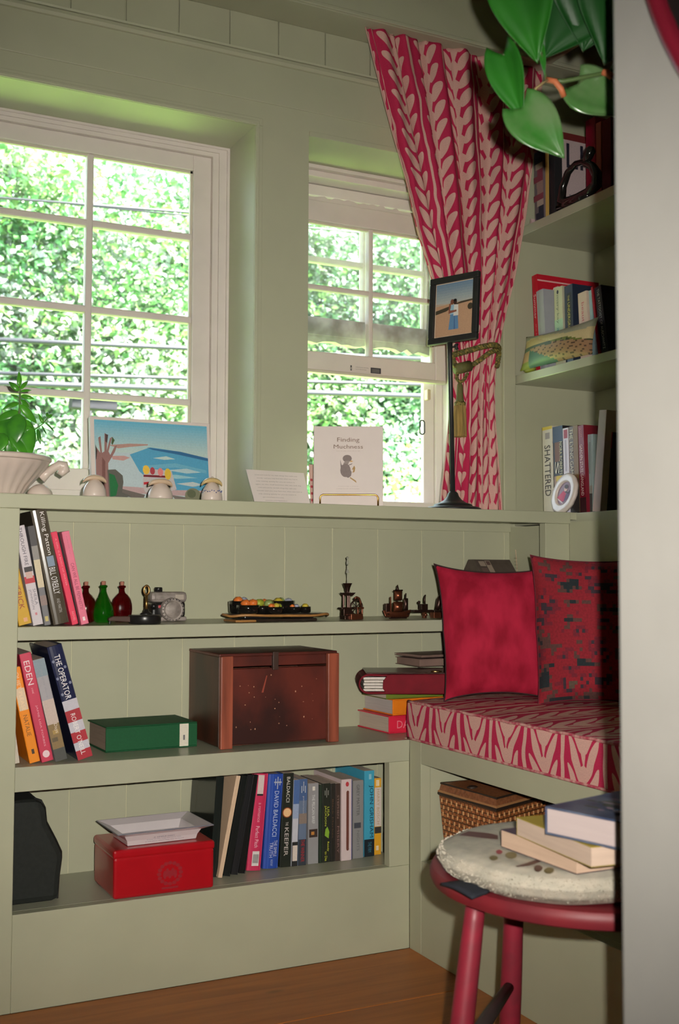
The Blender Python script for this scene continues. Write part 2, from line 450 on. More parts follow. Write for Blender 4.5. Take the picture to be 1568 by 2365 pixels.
w1 = empty('window_1', (.45, YW, SILL), kind='structure')
fw = MB()
for (a, b_, y0) in ((.879, .893, YW+.008), (.893, .911, YW+.003), (.911, .917, YW-.002)): fw.box(a, b_, y0, YO, SILL, 1.724 if a < .89 else 1.733 if a < .9 else 1.741)
part('jamb', fw, white_paint, w1)
fw = MB()
for (a, b_, y0, xe) in ((1.724, 1.733, YW+.008, .893), (1.733, 1.741, YW+.003, .911), (1.741, 1.746, YW-.002, .917)): fw.box(-.02, xe, y0, YO, a, b_)
part('head', fw, white_paint, w1)
part('jamb', MB().box(-.02, .02, YW, YO, SILL, 1.724), white_paint, w1); part('stool', MB().box(.02, .879, YW, YO, SILL, .938), white_paint, w1, bevel=.0015)
sash(w1, .03, .879, .938, 1.724, YW+.018, .043, .036, .048, [.598, .354, .112], [1.533, 1.340, 1.149], mw=.0148)

w2 = empty('window_2', (1.3, YW, SILL), kind='structure')
fr = MB()
fr.box(1.048, 1.545, YW-.004, YO, 1.737, 1.746); fr.box(1.048, 1.545, YW+.012, YO, 1.722, 1.737)
fr.box(1.048, 1.062, YW, YO, SILL, 1.722); fr.box(1.528, 1.545, YW-.004, YO, SILL, 1.722)
fr.box(1.508, 1.528, YW+.054, YO, SILL, 1.722); fr.box(1.515, 1.528, YW+.004, YW+.014, SILL, 1.722)
fr.box(1.048, 1.545, YW+.005, YO, SILL, .938)
part('frame', fr, white_paint, w2, bevel=.0015)
# outer storm frame and track seen in the open lower half
part('track', MB().box(1.476, 1.508, YW+.062, YW+.075, .938, 1.26), white_paint, w2, bevel=.002)
part('latch', MB().box(1.478, 1.488, YW+.045, YW+.063, 1.205, 1.232), M('tan_plastic', (.5, .38, .26), .5), w2, bevel=.002)
c_ = P(975, 987, Y=YW+.05)
pts = []
for k in range(24):
    a = 2*math.pi*k/24; pts.append((c_.x+.007*math.cos(a), c_.y, c_.z+.011*(1 if math.sin(a) > 0 else -1)+.007*math.sin(a)))
part('pull_ring', MB().tube(pts, .0016, 6, closed=True), M('dark_metal', (.03, .03, .028), .4, metal=.6), w2)
# upper sash, outside; lower sash, pushed up, inside
sash(w2, 1.062, 1.512, 1.345, 1.720, YW+.058, .03, .028, .045, [1.307], [1.535], mw=.014, gl=clear_glass, botmat=peel)
pe = MB(); n = 26
pl = [(1.07+.44*k/n, 1.345) for k in range(n+1)] + [(1.07+.44*(n-k)/n, 1.333-.012*random.random()) for k in range(n+1)]
pe.prism(pl, YW+.06, YW+.082, 'y'); part('peeling_edge', pe, peel, w2)
LS = YW+.020
sash(w2, 1.066, 1.520, 1.250, 1.667, LS, .033, .050, .046, [1.303], [1.455], mw=.012, gl=dusty_glass)
tp = MB(); n = 30; random.seed(3)
pl = [(1.066+.40*k/n, 1.666) for k in range(n+1)] + [(1.066+.40*(n-k)/n, 1.672+.010*random.random()*(1 if k > 6 else .3)+(.012 if n-k < 5 else 0)) for k in range(n+1)]
tp.prism(pl, LS+.002, LS+.006, 'y'); part('torn_weatherstrip', tp, white_paint, w2)
part('bottom_bead', MB().box(1.066, 1.520, LS-.006, LS+.012, 1.243, 1.251), grey_bead, w2, bevel=.002)
mx = plane_mx((P(809, 850, Y=LS).x, LS, P(809, 850, Y=LS).z-.006), (1, 0, 0), (0, 0, 1))
dk = (.05, .05, .06)
lb = wprint('maker_label', [(rectp(0, 0, .004, .013), dk), (rectp(.0012, .003, .0028, .008), (.6, .55, .5)), (rectp(.056, -.002, .085, .012), dk)]
     + [(rectp(.060, .001+.003*k, .081, .0018+.003*k), (.4, .38, .36)) for k in range(3)], w2, mx)
for k in range(2):
    wchild(lettering('the sash can be tilted inward for cleaning' if k else 'hold both latches while lifting', w2, mx, .014, .050-.006*k, .008-.005*k, .011-.005*k, (.16, .15, .15)))

# ------------------------------------------------------------------ outside: trees, wires
def leafmat(name, c1, c2, c3):
    m, nt, b = base_mat(name); L = nt.links; out = nt.nodes['Material Output']
    a = nn(nt, 'ShaderNodeAttribute'); a.attribute_name = 'Col'
    b.inputs['Roughness'].default_value = .38; b.inputs['Specular IOR Level'].default_value = .7
    L.new(a.outputs['Color'], b.inputs['Base Color'])
    t = nn(nt, 'ShaderNodeBsdfTranslucent'); L.new(a.outputs['Color'], t.inputs[0])
    x_ = nn(nt, 'ShaderNodeMixShader'); x_.inputs[0].default_value = .4
    L.new(b.outputs[0], x_.inputs[1]); L.new(t.outputs[0], x_.inputs[2]); L.new(x_.outputs[0], out.inputs[0])
    return m
leaf_m = leafmat('tree_leaves', 0, 0, 0)
bark = M('bark', (.16, .12, .09), .9, var=.2, scale=8, bump=.4)
def foliage(blobs, n, size, cols, seed):
    rnd = random.Random(seed); mb = MB(); V = mb.v; F = mb.f
    cl = []
    for (c, r) in blobs:
        for k in range(int(26*r[0]*r[2])+10):
            while True:
                d = Vector((rnd.uniform(-1, 1), rnd.uniform(-1, 1), rnd.uniform(-1, 1)))
                if d.length < 1: break
            cl.append((Vector((c[0]+d.x*r[0], c[1]+d.y*r[1], c[2]+d.z*r[2])), rnd.choice(cols)))
    for k in range(n):
        c, col = cl[k % len(cl)]
        p = c+Vector((rnd.gauss(0, .30), rnd.gauss(0, .30), rnd.gauss(0, .22)))
        nrm = Vector((rnd.gauss(0, .7), rnd.gauss(-.35, .6), rnd.gauss(.75, .5))).normalized()
        t = nrm.orthogonal().normalized(); t = Matrix.Rotation(rnd.uniform(0, 6.28), 3, nrm) @ t; s_ = nrm.cross(t)
        L_ = size*rnd.uniform(.6, 1.25); W_ = L_*.36
        o = len(V); q = rnd.uniform(.75, 1.2)
        V += [tuple(p-t*L_*.5), tuple(p+s_*W_+nrm*W_*.3), tuple(p+t*L_*.5), tuple(p-s_*W_+nrm*W_*.3)]
        F += [(o, o+1, o+2), (o, o+2, o+3)]
        cc = (col[0]*q, col[1]*q, col[2]*q); mb.col += [cc, cc]; mb.uv += [None, None]
    mb.hascol = True
    return mb
G1 = [(.13, .27, .06), (.34, .38, .32), (.19, .32, .10), (.07, .22, .05), (.26, .36, .18), (.38, .42, .38), (.06, .19, .06)]  # pale entries, here and in the next list, paint sun highlights and haze
G2 = [(.09, .22, .08), (.06, .17, .08), (.15, .28, .11), (.28, .36, .28)]
def tree(label, base, trunk_h, blobs, n, size, cols, seed, lean=0, tr_r=.12):
    t = empty('tree', base, label=label, cat='tree', group='trees beyond the windows')
    tm = MB(); b = Vector(base); rnd = random.Random(seed+50)
    top = b+Vector((lean, 0, trunk_h)); tm.tube([b, b.lerp(top, .5)+Vector((.05, 0, 0)), top], [tr_r, tr_r*.8, tr_r*.5], 8)
    trk = part('trunk', tm, bark, t, smooth=True)
    for c, r in blobs:
        c = Vector(c); s = b.lerp(top, rnd.uniform(.35, .95))
        br = MB(); br.tube([s, s.lerp(c, .5)+Vector((0, 0, -.15)), c+Vector((0, 0, .3))], [tr_r*.42, tr_r*.28, tr_r*.12], 6)
        part('branch', br, bark, trk, smooth=True)
    part('foliage', foliage(blobs, n, size, cols, seed), leaf_m, t, kind='stuff')
random.seed(11)
tree('leafy green tree filling the left half of the big window', (2.0, 11, -3.2), 6.0, [((1.0, 10.8, 2.2), (1.3, 1, 1.5)), ((2.2, 11, 3.6), (1.5, 1, 1.4)), ((1.3, 11, 4.6), (1.2, .9, 1.0)), ((2.3, 10.6, 1.2), (1.4, 1, 1.0)), ((3.1, 11, 2.4), (1.1, .9, 1.3))], 52000, .088, G1, 1)
tree('tall bright tree behind the right half of the big window', (4.4, 12.5, -3.2), 7.0, [((3.6, 12.3, 3.4), (1.4, 1, 1.6)), ((4.8, 12.5, 2.2), (1.5, 1, 1.5)), ((4.6, 12.4, 4.8), (1.5, 1, 1.2)), ((3.5, 12, 1.3), (1.3, 1, 1.0)), ((5.2, 12, .6), (1.3, 1, .9))], 52000, .095, G1, 2)
tree('dark blue-green tree seen through the raised sash', (7.4, 13, -3.2), 7.0, [((6.4, 12.8, 3.6), (1.3, 1, 1.5)), ((7.5, 13, 4.6), (1.5, 1, 1.3)), ((7.6, 12.8, 2.6), (1.4, 1, 1.4)), ((6.2, 12.5, 1.6), (1.1, 1, 1.2)), ((8.6, 13, 3.6), (1.2, 1, 1.6))], 44000, .095, G2, 3)
tree('broad tree farther back behind the other trees', (3.6, 17, -3.2), 8.0, [((1.5, 17, 2.5), (1.9, 1, 2.6)), ((4.2, 17, 4.6), (2.1, 1, 2.2)), ((4.6, 17, 1.4), (2.1, 1, 1.7)), ((7.3, 17, 3.3), (2.1, 1, 2.6)), ((9.6, 17, 3.8), (1.9, 1, 2.6)), ((7.5, 17, .8), (1.9, 1, 1.2)), ((2.0, 17, 5.8), (1.8, 1, 1.3))], 24000, .17, G2+G1, 4)
bs = empty('flowering_bush', (5.6, 9.4, -3.2), label='pale flowering bush low in the open window', cat='bush')
part('foliage', foliage([((5.45, 9.4, 1.25), (.55, .6, .50)), ((5.0, 9.5, .7), (.7, .7, .5)), ((5.9, 9.5, .9), (.7, .7, .6)), ((5.4, 9.5, -.8), (1.0, .7, 1.4))], 9000, .08, [(.62, .60, .44), (.70, .68, .58), (.3, .45, .1), (.55, .58, .3)], 9), leaf_m, bs, kind='stuff')
tm = MB()
for a in (-.35, 0, .4): tm.tube([(5.6+a*.3, 9.45, -3.2), (5.5+a, 9.45, -1.2), (5.5+a*1.4, 9.45, .4)], [.05, .04, .02], 6)
part('stem', tm, bark, bs)
grass_m = M('lawn', (.30, .50, .10), .9, var=.3, scale=2)
tag(struct('ground', MB().box(-14, 26, 3.0, 60, -3.4, -3.2), grass_m), kind='structure')
wire_m = M('cable_sheath', (.018, .018, .022), .5, var=.05)
for lab, a, b_, r in (('highest thin utility wire crossing the big window', (0, 457), (442, 491), .008),
                      ('short second wire just under the highest one', (270, 482), (442, 499), .006),
                      ('thick utility cable at mid height of the big window', (0, 785), (442, 805), .015),
                      ('utility wire below the thick cable, above the painting', (0, 862), (442, 874), .011),
                      ('lowest thick utility cable, showing across the open window', (0, 885), (981, 915), .018)):
    p = P(*a, Y=6.5); q = P(*b_, Y=6.5); d = q-p
    e0, e1 = p-d*(.6 if d.x < 3 else .5), q+d*(5 if d.x < .9 else 2.2 if d.x < 2 else .6)
    o = MB().tube([e0, e0.lerp(e1, .33), e0.lerp(e1, .66), e1], r, 8).build('utility_wire', wire_m, smooth=True)
    tag(o, lab, 'wire', 'utility wires outside')
ub = empty('utility_crossarm', P(215, 930, Y=7.2), label='grey weathered utility crossarm behind the low muntin of the big window', cat='crossarm')
a = P(166, 928, Y=7.2); b_ = P(272, 930, Y=7.2)
part('beam', MB().box(a.x, b_.x, 7.2, 7.3, a.z-.035, a.z+.035), M('weathered_wood', (.022, .021, .023), .9, var=.1, spec=.1), ub, bevel=.005)
for k in (.2, .5, .8): part('insulator', MB().lathe([(.012, 0), (.02, .01), (.02, .03), (.012, .045), (0, .05)], 10, (a.x+(b_.x-a.x)*k, 7.25, a.z+.035)), M('porcelain', (.03, .03, .035), .3), ub, smooth=True)
part('pole', MB().tube([(P(204, 930, Y=7.4).x, 7.4, -3.2), (P(204, 930, Y=7.4).x, 7.4, a.z)], .025, 10), M('weathered_wood', (.07, .066, .07)), ub, smooth=True)

# ------------------------------------------------------------------ red and pink leaf fabric (curtain and bench cushion)
def leaf_fabric(name, red, pale, per=.105, rep=.036, lc=.305, lw=.135, md=.41, sw=.035, slope=3.4):
    m, nt, b = base_mat(name); L = nt.links
    def mth(op, a, b_=None, c=None):
        n = nn(nt, 'ShaderNodeMath', operation=op)
        for i, v in enumerate((a, b_, c)):
            if v is None: continue
            if isinstance(v, (int, float)): n.inputs[i].default_value = v
            else: L.new(v, n.inputs[i])
        return n.outputs[0]
    uv = nn(nt, 'ShaderNodeUVMap'); uv.uv_map = 'UVMap'
    nz = nn(nt, 'ShaderNodeTexNoise'); nz.inputs['Scale'].default_value = 14; nz.inputs['Detail'].default_value = 1
    L.new(uv.outputs[0], nz.inputs[0])
    sp = nn(nt, 'ShaderNodeSeparateXYZ'); L.new(uv.outputs[0], sp.inputs[0])
    wob = mth('MULTIPLY', mth('SUBTRACT', nz.outputs[0], .5), .022)
    u = mth('ADD', sp.outputs[0], wob); v = sp.outputs[1]
    fu = mth('FRACT', mth('DIVIDE', u, per))
    t = mth('ABSOLUTE', mth('SUBTRACT', fu, .5))                    # 0 at the stem, .5 half way between stems
    q = mth('FRACT', mth('ADD', mth('DIVIDE', v, rep), mth('MULTIPLY', t, slope)))
    # teardrop leaves: rounder near their tip
    dx = mth('DIVIDE', mth('SUBTRACT', t, lc), lw)
    dy = mth('DIVIDE', mth('SUBTRACT', q, .5), mth('ADD', .20, mth('MULTIPLY', t, .62)))
    leaf = mth('LESS_THAN', mth('ADD', mth('MULTIPLY', dx, dx), mth('MULTIPLY', dy, dy)), 1)
    stem = mth('LESS_THAN', t, sw)
    mid = mth('GREATER_THAN', t, mth('ADD', md, mth('MULTIPLY', mth('ABSOLUTE', mth('SUBTRACT', q, .5)), .17)))
    pal = mth('MAXIMUM', leaf, mth('MAXIMUM', stem, mid))
    n2 = nn(nt, 'ShaderNodeTexNoise'); n2.inputs['Scale'].default_value = 420; n2.inputs['Detail'].default_value = 2; L.new(uv.outputs[0], n2.inputs[0])
    mx = nn(nt, 'ShaderNodeMix', data_type='RGBA'); L.new(pal, mx.inputs[0])
    mx.inputs[6].default_value = (*red, 1); mx.inputs[7].default_value = (*pale, 1)
    h = nn(nt, 'ShaderNodeHueSaturation'); L.new(mx.outputs[2], h.inputs['Color']); L.new(mth('ADD', .8, mth('MULTIPLY', n2.outputs[0], .4)), h.inputs['Value'])
    L.new(h.outputs[0], b.inputs['Base Color']); b.inputs['Roughness'].default_value = .8; b.inputs['Specular IOR Level'].default_value = .2
    bp = nn(nt, 'ShaderNodeBump'); bp.inputs['Strength'].default_value = .15; bp.inputs['Distance'].default_value = .001
    L.new(n2.outputs[0], bp.inputs['Height']); L.new(bp.outputs[0], b.inputs['Normal'])
    return m
FRED, FPALE = (.46, .022, .075), (.62, .36, .31)
fabric = leaf_fabric('leaf_print_fabric', FRED, FPALE)
fabric_c = leaf_fabric('leaf_print_curtain', FRED, FPALE, per=.135, rep=.043, lc=.275, lw=.14, md=.375, sw=.028, slope=3.0)

# curtain, gathered under the header and tied back
cu = empty('curtain', (1.38, 2.2, SILL), label='red and pink leaf-print curtain tied back beside the narrow window', cat='curtain')
YC = 2.205
ed = [(62, 838, 1258), (110, 852, 1254), (180, 872, 1248), (300, 904, 1238), (420, 938, 1222), (520, 962, 1204), (600, 988, 1190), (680, 1012, 1172), (760, 1034, 1156), (826, 1046, 1148), (880, 1042, 1146), (960, 1034, 1150), (1060, 1024, 1158), (1120, 1017, 1162), (1172, 1014, 1165)]
def edge(yv):
    for a, b_ in zip(ed, ed[1:]):
        if a[0] <= yv <= b_[0]:
            k = (yv-a[0])/(b_[0]-a[0]); return a[1]+(b_[1]-a[1])*k, a[2]+(b_[2]-a[2])*k
    return ed[-1][1:]
y_top, y_bot = 62, 1170
def cf(a, b_):
    yv = y_top+(y_bot-y_top)*b_; l, r = edge(yv)
    pl, pr = P(l, yv, Y=YC), P(r, yv, Y=YC)
    tie = math.exp(-((yv-830)/150)**2)
    ph = 2*math.pi*(6.5*a+.35*math.sin(3.1*a)) + .5*math.sin(b_*4+a*5)
    amp = (.013 if yv < 826 else .010)*(1-.35*tie)*(0.55+.45*math.sin(a*3.1))
    if yv < 160: amp *= .75
    x = pl.x+(pr.x-pl.x)*a + .006*math.sin(ph*1.0+1.2)*(1-tie*.5)
    y = YC + amp*math.sin(ph) + .004*math.sin(2.3*ph+b_*9)
    z = max(1.9935-(1.9935-.901)*b_, .901)
    return (x, y, z)
def cuv(a, b_): return (a*.78+.03, (1-b_)*1.09)
cloth = MB().grid(cf, 150, 90, cuv).build('cloth', fabric_c, cu, smooth=True, solid=.0012); wchild(cloth)
hem = MB().tube([Vector(cf(i/80, 1))+Vector((0, -.001, .002)) for i in range(81)], .0026, 6)
part('hem', hem, M('red_hem', FRED, .8), cloth, smooth=True)
lh = MB().tube([Vector(cf(0, j/60))+Vector((0, -.0005, 0)) for j in range(61)], .0018, 6)
part('edge_hem', lh, M('pink_hem', FPALE, .8), cloth, smooth=True)

# rope tieback with tassel
tb = empty('curtain_tieback', P(1062, 870, Y=2.18), label='olive and brown twisted rope tieback with a tassel round the curtain', cat='tieback')
rope_m = M('tieback_rope', (.30, .22, .05), .7, col2=(.05, .045, .012), scale=190, bump=.5)
rope_g = M('tieback_olive', (.13, .12, .035), .7, var=.15, scale=160, bump=.4)
rope_t = M('tassel_threads', (.42, .27, .08), .75, col2=(.20, .13, .035), scale=260, stretch=(1, 1, .06), bump=.4)
def rope(pts, r, name='rope', tw=150):
    # two twisted strands
    pts = [Vector(p) for p in pts]
    fine = []
    for i in range(len(pts)-1):
        p0 = pts[max(i-1, 0)]; p1 = pts[i]; p2 = pts[i+1]; p3 = pts[min(i+2, len(pts)-1)]
        for k in range(12):
            t = k/12; fine.append(.5*((2*p1)+(p2-p0)*t+(2*p0-5*p1+4*p2-p3)*t*t+(3*p1-p0-3*p2+p3)*t**3))
    fine.append(pts[-1])
    for s, mt in ((0, rope_m), (math.pi*2/3, rope_g), (math.pi*4/3, rope_m)):
        ln = 0; out = []
        for i, p in enumerate(fine):
            if i: ln += (p-fine[i-1]).length
            t = (fine[min(i+1, len(fine)-1)]-fine[max(i-1, 0)]).normalized(); n_ = t.orthogonal().normalized(); n_ = (Vector((0, -1, 0))-t*t.dot(Vector((0, -1, 0)))).normalized(); b_ = t.cross(n_)
            a = ln*tw*2+s; out.append(p+(n_*math.cos(a)+b_*math.sin(a))*r*.55)
        part(name, MB().tube(out, r*.62, 6), mt, tb, smooth=True)
def q(px, py, y=2.178): return P(px, py, Y=y)
rope([q(1040, 826, 2.21), q(1046, 820, 2.18), q(1075, 812, 2.174), q(1110, 802, 2.172), q(1140, 797, 2.176), q(1151, 803, 2.20), q(1150, 812, 2.225)], .0065)
rope([q(1086, 846, 2.172), q(1105, 834, 2.17), q(1125, 819, 2.17), q(1142, 810, 2.176), q(1152, 815, 2.188), q(1150, 832, 2.192), q(1148, 848, 2.194)], .0055)
rope([q(1046, 822, 2.178), q(1047, 834, 2.172), q(1052, 846, 2.172)], .0055)
rope([q(1056, 862, 2.17), q(1055, 874, 2.17), q(1063, 882, 2.17), q(1072, 876, 2.17), q(1080, 862, 2.17)], .0035)
a = q(1052, 853, 2.172); b_ = q(1085, 845, 2.172)
part('slide', MB().tube([a, b_], .0125, 14), rope_g, tb, smooth=True)
c0 = q(1062, 884, 2.17)
part('tassel_head', MB().lathe([(.003, 0), (.006, -.004), (.007, -.012), (.008, -.03), (.0095, -.042), (.0115, -.048)], 14, c0), rope_g, tb, smooth=True)
part('tassel_collar', MB().lathe([(.0115, -.044), (.0135, -.047), (.0135, -.052), (.012, -.055)], 16, c0), rope_m, tb, smooth=True)
sk = MB(); n = 40; prof = [(.0125, -.053), (.0138, -.075), (.0142, -.10), (.0145, -.122)]
v = []; f = []
for i, (r, z) in enumerate(prof):
    for k in range(n*2):
        an = math.pi*k/n; rr = r*(1+.06*(k % 2)); v.append((c0.x+rr*math.cos(an), c0.y+rr*math.sin(an), c0.z+z-(.003*((k*7) % 5)/5 if i == 3 else 0)))
for i in range(3):
    for k in range(n*2): f.append((i*2*n+k, i*2*n+(k+1) % (2*n), (i+1)*2*n+(k+1) % (2*n), (i+1)*2*n+k))
f.append(tuple(range(6*n, 8*n)))
sk.add(v, f); part('tassel_skirt', sk, rope_t, tb)

# ------------------------------------------------------------------ things on the sill
blk = M('black_metal', (.022, .022, .022), .42, var=.2, scale=60, spec=.5)
# picture frame on a tall stand
bp_ = P(1046, 1171, Z=SILL); bp_ = Vector((P(1046, 1170, Y=2.088).x, 2.088, SILL))
st = empty('picture_stand', bp_, label='small black picture frame on a tall black stand with round foot', cat='picture frame')
part('foot', MB().lathe([(.061, 0), (.061, .003), (.054, .006), (.043, .0075), (.0415, .0115), (.030, .015), (.019, .022), (.013, .030), (.011, .036), (.009, .038), (.0075, .040)], 40, bp_), blk, st, smooth=True)
tp_ = P(1039, 788, Y=2.088)
part('post', MB().tube([bp_+Vector((0, 0, .036)), tp_+Vector((0, 0, -.03)), tp_], [.0052, .0050, .0062], 14), blk, st, smooth=True)
ex = Vector((.0523, -.115, 0)).normalized()
tl = P(977, 620, Y=2.11); FWd, FHt = .127, .150
cx = tp_+Vector((0, -.006, 0))
org = cx-ex*FWd*.47+Vector((0, 0, -.004))
mx = plane_mx(org, ex, (0, 0, 1)) @ Matrix.Rotation(rad(-4), 4, 'X')
fm = MB(); bw = .014
for (x0, x1, z0, z1) in ((0, FWd, 0, bw), (0, FWd, FHt-bw, FHt), (0, bw, bw, FHt-bw), (FWd-bw, FWd, bw, FHt-bw)):
    fm.box(x0, x1, z0, z1, -.005, .006, M=mx)
part('frame', fm, blk, st, bevel=.002)
part('backing', MB().box(.004, FWd-.004, .004, FHt-.004, -.008, -.002, M=mx), blk, st)
w_, h_ = FWd-2*bw, FHt-2*bw
pm = mx @ tr(bw, bw, 0)
sky1, sand, sea, dune = C(118, 140, 160), C(190, 150, 120), C(150, 160, 155), C(70, 62, 48)
pol = [(rectp(0, 0, w_, h_), C(215, 190, 165)), (rectp(.002, .002, w_-.002, h_*.62), sand)]
for k in range(8): pol.append((rectp(.002, h_*(.62+.0475*k), w_-.002, h_*(.62+.0475*(k+1))-(.002 if k == 7 else 0)), C(170-9*k, 175-6*k, 172-2*k)))
pol += [([(.002, h_*.50), (w_*.35, h_*.55), (w_*.7, h_*.62), (w_-.002, h_*.63), (w_-.002, h_*.60), (w_*.6, h_*.575), (w_*.3, h_*.47), (.002, h_*.43)], dune),
        ([(.002, h_*.60), (w_-.002, h_*.645), (w_-.002, h_*.63), (.002, h_*.585)], C(175, 175, 165)),
        (ell(w_*.93, h_*.50, w_*.07, h_*.06), dune)]
px_, py_ = w_*.50, h_*.12
pol += [([(px_-.012, py_), (px_+.014, py_), (px_+.011, py_+.036), (px_-.008, py_+.036)], C(95, 135, 175)), ([(px_+.002, py_), (px_+.005, py_), (px_+.003, py_+.035), (px_+.002, py_+.035)], C(70, 100, 150)),
        ([(px_-.010, py_+.034), (px_+.004, py_+.034), (px_+.002, py_+.056), (px_-.007, py_+.055)], C(150, 185, 205)),
        ([(px_, py_+.030), (px_+.013, py_+.030), (px_+.012, py_+.054), (px_+.001, py_+.056)], C(215, 210, 205)),
        ([(px_-.013, py_+.036), (px_+.008, py_+.039), (px_+.008, py_+.043), (px_-.009, py_+.043), (px_-.007, py_+.06), (px_-.012, py_+.058)], C(140, 85, 70)),
        (ell(px_-.004, py_+.062, .0045, .006), C(120, 72, 58)), (ell(px_+.004, py_+.061, .0045, .0062), C(60, 40, 36)), (ell(px_+.0035, py_+.065, .0045, .003), C(25, 20, 20))]
wprint('photograph', pol, st, pm, lift=.0002)
kn = MB(); kc = tp_+Vector((.012, -.006, -.012))
kn.tube([tp_+Vector((0, 0, -.012)), kc], .0018, 8); kn.tube([kc+Vector((-.001, 0, -.007)), kc+Vector((.004, 0, .007))], .0022, 8); kn.tube([kc+Vector((.005, 0, -.006)), kc+Vector((-.002, 0, .006))], .0020, 8)
part('clamp_knob', kn, blk, st, smooth=True)

# painting on canvas board
y0_, y1_ = 2.262, 2.29
bl = Vector((P(213, 1142, Y=y0_).x, y0_, SILL)); tl_ = P(205, 960, Y=y1_); tr_ = P(481, 980, Y=y1_)
ex = (tr_-tl_); wd = ex.length; ex.z = ex.z*.5; ey = Vector((0, y1_-y0_, tl_.z-SILL)); ht = ey.length
mx = plane_mx(bl, Vector((1, 0, 0)), ey)
pt = empty('beach_painting', bl, label='unframed painting of beach, sea and tree trunk leaning in the big window', cat='painting')
part('canvas_board', MB().box(0, wd, 0, ht, -.016, 0, M=mx), M('canvas_white', (.72, .62, .57), .7, var=.04), pt, bevel=.001)
b2 = .0075; W2, H2 = wd-2*b2, ht-b2
pm = mx @ tr(b2, 0, 0)
def S(*pts): return [(a*W2, b_*H2) for a, b_ in pts]
sk1, sk2 = C(120, 185, 205), C(165, 205, 210)
pol = []
for k in range(12):
    t = k/11; pol.append((S((0, .62+.0317*k), (1, .62+.0317*k), (1, .62+.0317*(k+1)), (0, .62+.0317*(k+1))), tuple(a*(1-t)+b_*t for a, b_ in zip(C(185, 205, 200), C(105, 178, 205)))))
pol += [(S((0, .10), (1, .10), (1, .62), (0, .62)), C(185, 200, 205)),
        (S((.30, .60), (.48, .70), (.75, .665), (1, .60), (1, .18), (.55, .20), (.38, .40)), C(85, 160, 195)),
        (S((.45, .695), (.75, .665), (1, .60), (1, .565), (.72, .63), (.5, .67)), C(50, 105, 150)),
        (S((.40, .47), (.7, .52), (.98, .45), (.98, .41), (.7, .47), (.42, .43)), C(110, 175, 200)), (S((.5, .57), (.62, .6), (.7, .57), (.6, .555)), C(190, 210, 205)),
        (S((.62, .43), (.8, .46), (.93, .42), (.8, .40)), C(175, 200, 205)), (S((.55, .36), (.7, .38), (.9, .35), (.7, .33)), C(150, 195, 205)), (S((.7, .27), (.85, .30), (.95, .27), (.85, .24)), C(190, 200, 200)),
        (S((.12, .70), (.30, .73), (.46, .735), (.46, .72), (.30, .69), (.2, .665)), C(180, 140, 130)), (S((.14, .57), (.25, .58), (.30, .56), (.24, .52), (.15, .53)), C(195, 150, 145)),
        (S((0, .14), (1, .12), (1, .20), (.6, .19), (.35, .21), (0, .22)), C(190, 160, 160)), (S((0, 0), (1, 0), (1, .13), (.5, .11), (0, .15)), C(190, 205, 205)),
        (S((.2, .19), (.42, .12), (.40, .06), (.2, .11)), C(110, 100, 95)), (S((.65, .13), (.9, .09), (.9, .05), (.7, .06)), C(120, 110, 105)),
        # tree trunk with stubby branches
        (S((.005, .12), (.11, .05), (.11, .48), (.17, .62), (.19, .70), (.17, .69), (.13, .58), (.115, .62), (.15, .80), (.13, .78), (.10, .63), (.11, .82), (.085, .84), (.08, .62), (.06, .60), (.05, .80), (.03, .78), (.045, .6), (.005, .68)), C(150, 110, 105)),
        (S((.05, .12), (.08, .10), (.085, .5), (.06, .55)), C(120, 80, 75)), (S((.15, .80), (.17, .76), (.15, .7), (.14, .72)), C(70, 90, 55)), (S((.005, .70), (.02, .62), (.01, .52), (.005, .52)), C(60, 50, 45)), (S((.09, .83), (.115, .82), (.105, .72), (.09, .74)), C(80, 60, 60)),
        # hollow log, bush, cottage with coloured umbrellas
        (S((.10, .40), (.17, .41), (.23, .34), (.235, .26), (.22, .14), (.30, .10), (.20, .06), (.11, .08)), C(95, 92, 85)), (S((.115, .36), (.16, .34), (.19, .22), (.17, .10), (.12, .08)), C(30, 110, 60)),
        (S((.40, .24), (.42, .44), (.66, .42), (.70, .20), (.55, .13), (.42, .15)), C(195, 185, 185)), (S((.41, .36), (.64, .36), (.64, .335), (.41, .335)), C(120, 30, 40)),
        (ell(.435*W2, .42*H2, .03*W2, .055*H2), C(235, 190, 70)), (ell(.49*W2, .41*H2, .022*W2, .045*H2), C(175, 60, 70)), (ell(.56*W2, .40*H2, .024*W2, .05*H2), C(225, 130, 130)), (ell(.625*W2, .38*H2, .028*W2, .07*H2), C(225, 185, 60)),
        (S((.41, .27), (.47, .28), (.47, .25), (.41, .24)), C(190, 40, 50)), (S((.55, .265), (.60, .275), (.60, .235), (.55, .235)), C(190, 40, 50)), (S((.60, .26), (.66, .265), (.66, .235), (.60, .235)), C(110, 95, 90)), (S((.47, .24), (.55, .235), (.55, .285), (.47, .29)), C(120, 200, 205)),
        (ell(.845*W2, .12*H2, .075*W2, .10*H2), C(125, 125, 100)), (ell(.83*W2, .15*H2, .04*W2, .05*H2), C(95, 100, 75))]
wprint('painted_picture', pol, pt, pm)

